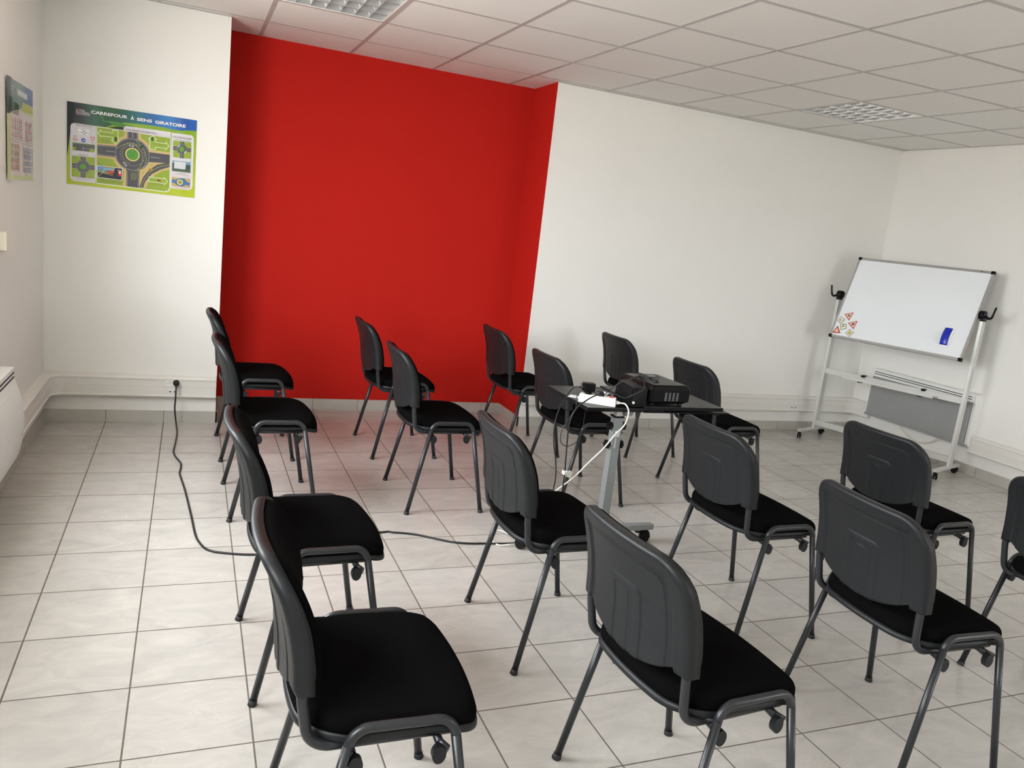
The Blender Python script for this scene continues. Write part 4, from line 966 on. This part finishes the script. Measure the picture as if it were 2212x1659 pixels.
class Print:
    def __init__(s, W, Hh): s.bm = bmesh.new(); s.c = s.bm.loops.layers.float_color.new('ink'); s.n = 0; s.W = W; s.H = Hh; s.curl = None
    def poly(s, pts, col, cols=None, lift=None):
        s.n += 1; h = 0.0004 + 0.00003 * s.n if lift is None else lift
        vs_ = [s.bm.verts.new((x, y, h)) for x, y in pts]
        try: f_ = s.bm.faces.new(vs_)
        except ValueError: return
        if f_.normal.z < 0 or sum(pts[i][0] * pts[(i + 1) % len(pts)][1] - pts[(i + 1) % len(pts)][0] * pts[i][1] for i in range(len(pts))) < 0: f_.normal_flip()
        for l in f_.loops:
            q = cols(l.vert.co.x, l.vert.co.y) if cols else lin(col); l[s.c] = (*q[:3], 1)
        res = bmesh.ops.triangulate(s.bm, faces=[f_]) if len(pts) > 4 else None
    def disc(s, c_, r, col, r2=None, n=40, a0=0, a1=360):
        if r2: # ring
            for k in range(n):
                A_ = math.radians(a0 + (a1 - a0) * k / n); B_ = math.radians(a0 + (a1 - a0) * (k + 1) / n); s.n -= 1 if k else 0
                s.poly([(c_[0] + q * math.cos(a), c_[1] + q * math.sin(a)) for q, a in ((r2, A_), (r, A_), (r, B_), (r2, B_))], col)
        else: s.poly([(c_[0] + r * math.cos(2 * PI * k / n), c_[1] + r * math.sin(2 * PI * k / n)) for k in range(n)], col)
    def line(s, pts, w_, col, dash=None):
        for i in range(len(pts) - 1):
            (x0, y0), (x1, y1) = pts[i], pts[i + 1]; L_ = math.hypot(x1 - x0, y1 - y0)
            if L_ == 0: continue
            ux, uy = (x1 - x0) / L_, (y1 - y0) / L_
            segs = [(0, L_)] if not dash else [(k * dash, min(L_, k * dash + dash * 0.55)) for k in range(int(L_ / dash) + 1) if k * dash < L_]
            for a, b_ in segs:
                s.poly([(x0 + ux * a - uy * w_ / 2, y0 + uy * a + ux * w_ / 2), (x0 + ux * a + uy * w_ / 2, y0 + uy * a - ux * w_ / 2), (x0 + ux * b_ + uy * w_ / 2, y0 + uy * b_ - ux * w_ / 2), (x0 + ux * b_ - uy * w_ / 2, y0 + uy * b_ + ux * w_ / 2)], col)
                s.n -= 1
        s.n += 1
    def rect(s, x0, y0, x1, y1, col): s.poly([(x0, y0), (x1, y0), (x1, y1), (x0, y1)], col)
    def outline(s, pts, w_, col): s.line(pts + [pts[0]], w_, col)
    def text(s, txt, x0, x1, y0, y1, col, bold=0.0):
        cu = bpy.data.curves.new('t', 'FONT'); cu.body = txt; cu.resolution_u = 3; cu.offset = bold; cu.fill_mode = 'FRONT'
        o = bpy.data.objects.new('t', cu); me = bpy.data.meshes.new_from_object(o)
        xs = [v.co.x for v in me.vertices]; yy = [v.co.y for v in me.vertices]
        if not xs: return
        ax, bx, ay, by = min(xs), max(xs), min(yy), max(yy); s.n += 1; h = 0.0004 + 0.00003 * s.n; cc = lin(col)
        vs_ = [s.bm.verts.new((x0 + (v.co.x - ax) / (bx - ax) * (x1 - x0), y0 + (v.co.y - ay) / (by - ay) * (y1 - y0), h)) for v in me.vertices]
        for p in me.polygons:
            try: f_ = s.bm.faces.new([vs_[i] for i in p.vertices])
            except ValueError: continue
            for l in f_.loops: l[s.c] = (*cc, 1)
        bpy.data.objects.remove(o); bpy.data.curves.remove(cu); bpy.data.meshes.remove(me)
    def build(s, name, mtx, wave, step=0.0175):
        k = step
        while k < s.W - 1e-6:
            bmesh.ops.bisect_plane(s.bm, geom=list(s.bm.verts) + list(s.bm.edges) + list(s.bm.faces), plane_co=(k, 0, 0), plane_no=(1, 0, 0)); k += step
        for v in s.bm.verts: v.co.z += strip_wave(wave, v.co.x, s.W, step)
        s.bm.normal_update()
        for v in s.bm.verts: v.co = mtx @ v.co
        me = bpy.data.meshes.new(name); s.bm.to_mesh(me); s.bm.free(); me.materials.append(M['print'])
        o = bpy.data.objects.new(name, me); C.objects.link(o); return o
def sheet_back(name, W, Hh, mtx, wave, parent):
    b = MB(); n = int(W / 0.0175)
    def fp(i, j): x, y = (W if i > n else 0.0175 * i), Hh * j; return mtx @ Vector((x, y, 0.0001 + strip_wave(wave, x, W)))
    b.grid(fp, n + (1 if W - n * 0.0175 > 1e-5 else 0), 1, 'paper', False); return b.build(name, parent)
P = Print(0.7008, 0.468)
def bgc(x, y):
    k = y / 0.468; a = lin((176, 190, 38)); b_ = lin((120, 160, 40)); return tuple(a[i] * (1 - k) + b_[i] * k for i in range(3))
P.poly([(0, 0), (0.7008, 0), (0.7008, 0.468), (0, 0.468)], None, bgc)
hc = [(0.0, (22, 30, 40)), (0.10, (28, 45, 45)), (0.145, (60, 105, 85)), (0.2, (40, 90, 55)), (0.28, (35, 85, 60)), (0.36, (45, 110, 110)), (0.44, (35, 100, 165)), (0.55, (60, 130, 190)), (0.62, (35, 85, 165)), (0.71, (40, 95, 175))]
def hcol(x, y=0):
    for (a, ca_), (b_, cb_) in zip(hc[:-1], hc[1:]):
        if x <= b_:
            t = (x - a) / (b_ - a); A_, B_ = lin(ca_), lin(cb_); return tuple(A_[i] * (1 - t) + B_[i] * t for i in range(3))
    return lin(hc[-1][1])
low = [(0.0, 0.15), (0.018, 0.30), (0.08, 0.345), (0.14, 0.352), (0.20, 0.352), (0.24, 0.372), (0.30, 0.394), (0.37, 0.397), (0.45, 0.400), (0.52, 0.398), (0.56, 0.393), (0.61, 0.392), (0.64, 0.400), (0.7008, 0.404)]
for (xa, ya), (xb, yb) in zip(low[:-1], low[1:]):
    P.poly([(xa, ya), (xb, yb), (xb, 0.468), (xa, 0.468)], None, hcol); P.n -= 1
P.n += 1
P.poly([(0.19, 0.345), (0.25, 0.362), (0.31, 0.372), (0.31, 0.35), (0.20, 0.335)], (28, 50, 25))
P.poly([(0.21, 0.385), (0.26, 0.392), (0.36, 0.378), (0.30, 0.365), (0.24, 0.368)], (75, 130, 50))
P.line([(0.165, 0.44), (0.19, 0.385), (0.245, 0.388)], 0.006, (70, 140, 90))
dk = (178, 178, 176); wh = (214, 210, 214)
for k in ('lp', 'rp'): P.poly(PP[k], wh)
P.poly(PP['cframe'], (222, 222, 205)); P.poly(PP['map'], (146, 168, 52)); P.poly(PP['band'], wh)
for k in ('vL', 'vR', 'vT', 'vB', 'exitv'): P.poly(PP[k], (205, 178, 120))
cc_ = PP['cc'][0]; P.disc(cc_, 0.112, (205, 178, 120))
for k in ('armL', 'armR', 'armT', 'armB', 'exit'): P.poly(PP[k], (78, 78, 84))
P.disc(cc_, 0.096, (78, 78, 84))
for k in range(44): P.disc(cc_, 0.0925, (225, 225, 225), r2=0.0905, n=1, a0=k * 360 / 44, a1=(k + 0.55) * 360 / 44)
for k in range(26): P.disc(cc_, 0.0665, (210, 210, 210), r2=0.0650, n=1, a0=k * 360 / 26, a1=(k + 0.5) * 360 / 26)
P.disc(cc_, 0.0395, (222, 200, 130)); P.disc(cc_, 0.0325, (80, 150, 40))
for a in range(4): P.disc((cc_[0] + 0.02 * math.cos(a * PI / 2), cc_[1] + 0.02 * math.sin(a * PI / 2)), 0.003, (110, 160, 150))
lc = (225, 225, 225)
P.line([(0.160, 0.241), (0.262, 0.2475)], 0.0025, lc, 0.010); P.line([(0.160, 0.190), (0.262, 0.191)], 0.0025, lc, 0.010); P.line([(0.205, 0.216), (0.250, 0.217)], 0.0015, lc)
P.line([(0.320, 0.343), (0.3205, 0.305)], 0.0025, lc, 0.010); P.line([(0.371, 0.343), (0.3712, 0.303)], 0.0025, lc, 0.010); P.line([(0.3455, 0.343), (0.3465, 0.312)], 0.0015, lc)
P.line([(0.321, 0.028), (0.320, 0.118)], 0.0025, lc, 0.010); P.line([(0.381, 0.03), (0.381, 0.118)], 0.0018, lc, 0.006); P.line([(0.445, 0.2145), (0.50, 0.2145)], 0.0015, lc)
yl = (190, 205, 90)
for k in range(4): P.line([(0.343 + k * 0.0085, 0.065 + 0.004 * (k % 2)), (0.345 + k * 0.008, 0.110)], 0.0014, yl)
P.line([(0.366, 0.118), (0.392, 0.150), (0.405, 0.190), (0.398, 0.235), (0.365, 0.275), (0.33, 0.282), (0.29, 0.262), (0.262, 0.238)], 0.0016, yl)
P.line([(0.375, 0.118), (0.415, 0.155), (0.425, 0.20), (0.415, 0.245), (0.378, 0.288), (0.362, 0.305)], 0.0016, yl)
P.disc(cc_, 0.0560, yl, r2=0.0548, n=24, a0=60, a1=260)
P.line(PP['exitline'], 0.0018, yl)
def car(x, y, a, col):
    R_ = lambda u, v: (x + u * math.cos(a) - v * math.sin(a), y + u * math.sin(a) + v * math.cos(a))
    P.poly([R_(-0.012, -0.006), R_(0.012, -0.006), R_(0.012, 0.006), R_(-0.012, 0.006)], col)
    P.poly([R_(-0.006, -0.005), R_(0.001, -0.005), R_(0.001, 0.005), R_(-0.006, 0.005)], (30, 30, 32)); P.poly([R_(0.005, -0.005), R_(0.008, -0.005), R_(0.008, 0.005), R_(0.005, 0.005)], (30, 30, 32))
car(0.341, 0.266, -0.1, (205, 205, 205)); car(0.308, 0.152, -0.9, (205, 205, 205)); car(0.3975, 0.268, 0.9, (40, 95, 40)); car(0.4465, 0.1395, 0.65, (220, 170, 60))
for k in ('arrow1', 'arrow2', 'arrow3'): P.poly(PP[k], (150, 178, 60)); P.outline(PP[k], 0.0028, (235, 240, 205))
car(0.256, 0.291, 1.57, (35, 60, 35)); car(0.4545, 0.322, 1.57, (40, 80, 40)); car(0.4965, 0.081, 0, (190, 120, 60))
P.poly(PP['photo'], (28, 30, 48)); P.outline(PP['photo'], 0.0028, (240, 240, 240))
P.poly(PP['sky'], (90, 150, 215)); P.poly([(0.165, 0.086), (0.20, 0.086), (0.185, 0.104), (0.165, 0.104)], (110, 150, 100)); P.poly(PP['dash'], (215, 150, 70)); P.poly(shrink(PP['dash'], 0.88), (120, 165, 200))
P.poly([(0.196, 0.089), (0.225, 0.089), (0.228, 0.102), (0.205, 0.104)], (90, 125, 60)); P.poly(PP['redcar'], (205, 60, 45)); P.poly(PP['redbus'], (205, 50, 45)); P.rect(0.276, 0.093, 0.286, 0.106, (240, 230, 225))
P.line([(0.165, 0.064), (0.19, 0.087), (0.245, 0.0765)], 0.002, (215, 170, 60))
P.rect(0.268, 0.110, 0.289, 0.113, (230, 230, 230))
P.poly(PP['box'], (120, 120, 120)); P.poly(shrink(PP['box'], 0.96), (235, 235, 235)); P.disc(PP['boxring'][0], 0.0085, (30, 30, 30), r2=0.0058, n=20)
P.line([(0.058, 0.304), (0.080, 0.3035)], 0.0022, (30, 30, 30)); P.line([(0.097, 0.3035), (0.117, 0.303)], 0.0022, (30, 30, 30))
for k in range(2): P.line([(0.072, 0.320 - k * 0.004), (0.102, 0.320 - k * 0.004)], 0.0016, (110, 140, 120))
P.poly(PP['tri'], (180, 40, 50)); P.poly(shrink(PP['tri'], 0.66), (235, 235, 235)); P.disc((0.0428, 0.2655), 0.0032, (60, 60, 60), r2=0.002, n=12)
P.disc(PP['blue'][0], 0.0118, (30, 80, 170)); P.line([(0.0785, 0.2599), (0.089, 0.2599)], 0.0026, (240, 240, 240)); P.poly([(0.088, 0.2645), (0.0935, 0.2599), (0.088, 0.2553)], (240, 240, 240))
P.poly(PP['yield'], (190, 35, 60)); P.poly(shrink(PP['yield'], 0.62), (235, 220, 230))
for x in (0.043, 0.133): P.line([(x - 0.011, 0.2535), (x + 0.011, 0.2535)], 0.0011, (130, 130, 130)); P.line([(x - 0.008, 0.2505), (x + 0.008, 0.2505)], 0.0011, (130, 130, 130))
P.poly(PP['road'], (82, 84, 82)); P.poly([(0.0301, 0.2393), (0.1455, 0.2417), (0.1452, 0.235), (0.0301, 0.2325)], (80, 110, 60)); P.poly(PP['rg1'], (140, 165, 50)); P.poly(PP['rg2'], (140, 165, 50))
P.poly([(0.081, 0.217), (0.0885, 0.2173), (0.0848, 0.2105)], (235, 220, 225)); P.line([(0.0848, 0.2105), (0.0848, 0.2005)], 0.0012, (230, 230, 230)); P.poly([(0.1285, 0.2235), (0.1375, 0.2235), (0.133, 0.2165)], (220, 180, 190)); P.line([(0.085, 0.2135), (0.13, 0.2125)], 0.001, (220, 220, 220))
def mini(g, c_, r, ri, isl, road):
    P.poly(PP[g], (142, 166, 50)); q = PP[g]; xa, xb = q[0][0], q[1][0]; ya, yb = q[3][1], q[0][1]; w_ = r * 0.33
    P.rect(c_[0] - w_, ya, c_[0] + w_, yb, road); P.rect(xa, c_[1] - w_, xb, c_[1] + w_, road); P.disc(c_, r, road, n=30)
    P.disc(c_, r * 0.93, (200, 200, 200), r2=r * 0.90, n=30); P.disc(c_, r * 0.66, (170, 170, 170), r2=r * 0.64, n=24); P.disc(c_, ri, isl, n=24)
    for dx, dy in ((0, 1), (0, -1), (1, 0), (-1, 0)):
        P.line([(c_[0] + dx * r, c_[1] + dy * r), (c_[0] + dx * r * 1.5, c_[1] + dy * r * 1.5)], 0.0012, (220, 220, 220))
        P.disc((c_[0] + dx * r * 1.25 + dy * w_ * 1.5, c_[1] + dy * r * 1.25 - dx * w_ * 1.5), 0.0024, (235, 170, 160), n=3)
mini('mr', PP['mrc'][0], 0.0370, 0.0170, (90, 150, 40), (80, 80, 84))
mini('rr', PP['rrc'][0], 0.0325, 0.0152, (90, 150, 40), (80, 80, 84))
P.poly([(0.600, 0.305), (0.611, 0.312), (0.604, 0.295), (0.596, 0.290)], (185, 185, 175)); P.poly([(0.636, 0.272), (0.648, 0.279), (0.644, 0.262), (0.634, 0.258)], (195, 190, 175))
P.poly(PP['rph'], (55, 80, 75)); P.poly([(0.5684, 0.2116), (0.6715, 0.2128), (0.6715, 0.196), (0.5684, 0.1975)], (120, 160, 190)); P.poly(PP['rph_glare'], (205, 208, 210)); P.poly([(0.571, 0.1486), (0.6715, 0.15), (0.6715, 0.165), (0.60, 0.1555)], (70, 95, 60))  # pale quad paints the glare over the inset picture
P.poly(PP['rb'], (192, 165, 105)); P.poly(PP['rbs'], (70, 115, 160)); P.disc(PP['rbc'][0], 0.0165, (230, 215, 140), n=24); P.disc(PP['rbc'][0], 0.0118, (150, 140, 60), n=24)
for n_, x0, x1, y0, y1 in PT:
    big = n_ in ('CARREFOUR', 'À', 'SENS', 'GIRATOIRE')
    P.text(n_, x0, x1, y0, y1 + (0.0100 if n_ == 'À' else 0), (238, 238, 240) if big or n_ in ('CODES', 'ROUSSEAU') else ((28, 45, 15) if n_[0] == 'À' else (25, 25, 25)), 0.03 if big else 0.0)
P.disc((0.0618, 0.4275), 0.0045, (200, 60, 40), r2=0.003, n=14); P.disc((0.0618, 0.4155), 0.005, (200, 60, 40), r2=0.0033, n=14)
P.line([(0.0475, 0.4060), (0.119, 0.4060)], 0.0018, (220, 220, 220)); P.line([(0.0475, 0.4005), (0.119, 0.4005)], 0.0010, (180, 180, 180))
for x0, x1, y in ((0.045, 0.135, 0.0395), (0.055, 0.125, 0.034), (0.18, 0.275, 0.042), (0.165, 0.29, 0.037), (0.445, 0.535, 0.060), (0.455, 0.52, 0.054), (0.175, 0.235, 0.277), (0.19, 0.22, 0.270), (0.18, 0.225, 0.263), (0.452, 0.528, 0.2865), (0.49, 0.515, 0.268)):
    P.line([(x0, y), (x1, y)], 0.0014, (90, 95, 70), 0.004)
P.line([(0.595, 0.139), (0.648, 0.139)], 0.0022, (40, 40, 40), 0.005); P.line([(0.578, 0.130), (0.668, 0.130)], 0.0022, (200, 90, 80), 0.005); P.line([(0.59, 0.050), (0.652, 0.050)], 0.0024, (200, 70, 60), 0.005)
M1 = Matrix(((1, 0, 0, -0.2220), (0, 0, -1, YB), (0, 1, 0, 1.4595), (0, 0, 0, 1)))
def wave1(u, v): return 0.0026 + 0.004 * math.exp(-(u / 0.04) ** 2) + 0.0025 * math.exp(-((u - 0.9) / 0.05) ** 2) + 0.0012 * math.sin(9 * u)
p1 = P.build('roundabout_poster', M1, wave1)
tag(p1, 'green and blue poster of a roundabout with a white heading, on the white pier', 'poster')
sheet_back('backing_sheet', 0.7008, 0.468, M1, wave1, p1)

# poster of road signs on the left wall: seen almost edge-on
P = Print(0.68, 0.468)
P.poly([(0, 0), (0.68, 0), (0.68, 0.468), (0, 0.468)], (196, 205, 150))
hc = [(0.0, (70, 78, 82)), (0.12, (80, 92, 92)), (0.20, (130, 150, 140)), (0.32, (135, 165, 155)), (0.45, (110, 140, 165)), (0.56, (95, 120, 175)), (0.68, (100, 125, 180))]
P.poly([(0, 0.30), (0.30, 0.31), (0.30, 0.468), (0, 0.468)], None, hcol); P.poly([(0.30, 0.34), (0.50, 0.375), (0.50, 0.468), (0.30, 0.468)], None, hcol); P.poly([(0.50, 0.37), (0.68, 0.385), (0.68, 0.468), (0.50, 0.468)], None, hcol)
P.poly([(0.02, 0.31), (0.16, 0.31), (0.19, 0.36), (0.14, 0.385), (0.04, 0.38)], (25, 50, 42)); P.poly([(0.17, 0.30), (0.30, 0.31), (0.30, 0.36), (0.22, 0.37)], (45, 85, 60)); P.poly([(0.34, 0.33), (0.68, 0.35), (0.68, 0.385), (0.40, 0.385)], (190, 195, 110))
P.rect(0.27, 0.405, 0.53, 0.435, (190, 200, 205))
for k in range(9): P.rect(0.28 + k * 0.027, 0.410, 0.296 + k * 0.027, 0.430, (228, 230, 232))
P.rect(0.08, 0.425, 0.12, 0.432, (210, 210, 210)); P.rect(0.08, 0.412, 0.13, 0.418, (200, 200, 200))
P.poly([(0.04, 0.02), (0.55, 0.02), (0.66, 0.03), (0.66, 0.33), (0.30, 0.34), (0.30, 0.31), (0.05, 0.31)], (218, 208, 206))
P.rect(0.04, 0.180, 0.66, 0.1815, (120, 110, 105)); P.rect(0.30, 0.03, 0.303, 0.18, (175, 180, 140)); P.rect(0.38, 0.03, 0.384, 0.18, (175, 180, 140))
random.seed(5)
def tri_(x, y, r, c1, c2):
    q = [(x - r, y - r * 0.8), (x + r, y - r * 0.8), (x, y + r)]; P.poly(q, c1); P.poly(shrink(q, 0.55), c2)
for gx, n_, ys_ in ((0.06, 3, 3), (0.20, 4, 3), (0.46, 4, 3)):
    for i in range(n_):
        for j in range(ys_):
            x = gx + 0.020 + i * 0.045; y = 0.285 - j * 0.036
            if (i + j) % 3: tri_(x, y, 0.013, (175, 60, 75), (225, 205, 205))
            else: P.disc((x, y), 0.012, (175, 60, 75), n=14); P.disc((x, y), 0.008, (228, 215, 215), n=14)
            P.rect(x - 0.014, y - 0.021, x + 0.014, y - 0.0185, (120, 100, 110))
for i in range(6):
    for j in range(4):
        x = 0.07 + i * 0.039; y = 0.16 - j * 0.034
        P.disc((x, y), 0.011, (170, 125, 60) if j < 2 else (185, 80, 80), n=12); P.disc((x, y), 0.006, (225, 215, 195), n=12); P.rect(x - 0.012, y - 0.019, x + 0.012, y - 0.017, (120, 110, 105))
for i in range(5):
    for j in range(4):
        x = 0.42 + i * 0.048; y = 0.15 - j * 0.033
        P.rect(x - 0.012, y - 0.011, x + 0.012, y + 0.011, (110, 120, 180) if (i + j) % 2 else (95, 110, 175)); P.rect(x - 0.006, y - 0.005, x + 0.006, y + 0.005, (220, 220, 230))
M2 = Matrix(((0, 0, 1, XL), (1, 0, 0, -1.016), (0, 1, 0, 1.458), (0, 0, 0, 1)))
def wave2(u, v): return 0.003 + 0.010 * math.exp(-((u - 0.12) / 0.10) ** 2) * 0.8 + 0.0028 * math.sin(14 * u + 1) * (1 - u)
p2 = P.build('road_sign_poster', M2, wave2)
tag(p2, 'pale poster with rows of small red road signs on the left wall, seen almost edge-on', 'poster')
sheet_back('backing_sheet', 0.68, 0.468, M2, wave2, p2)
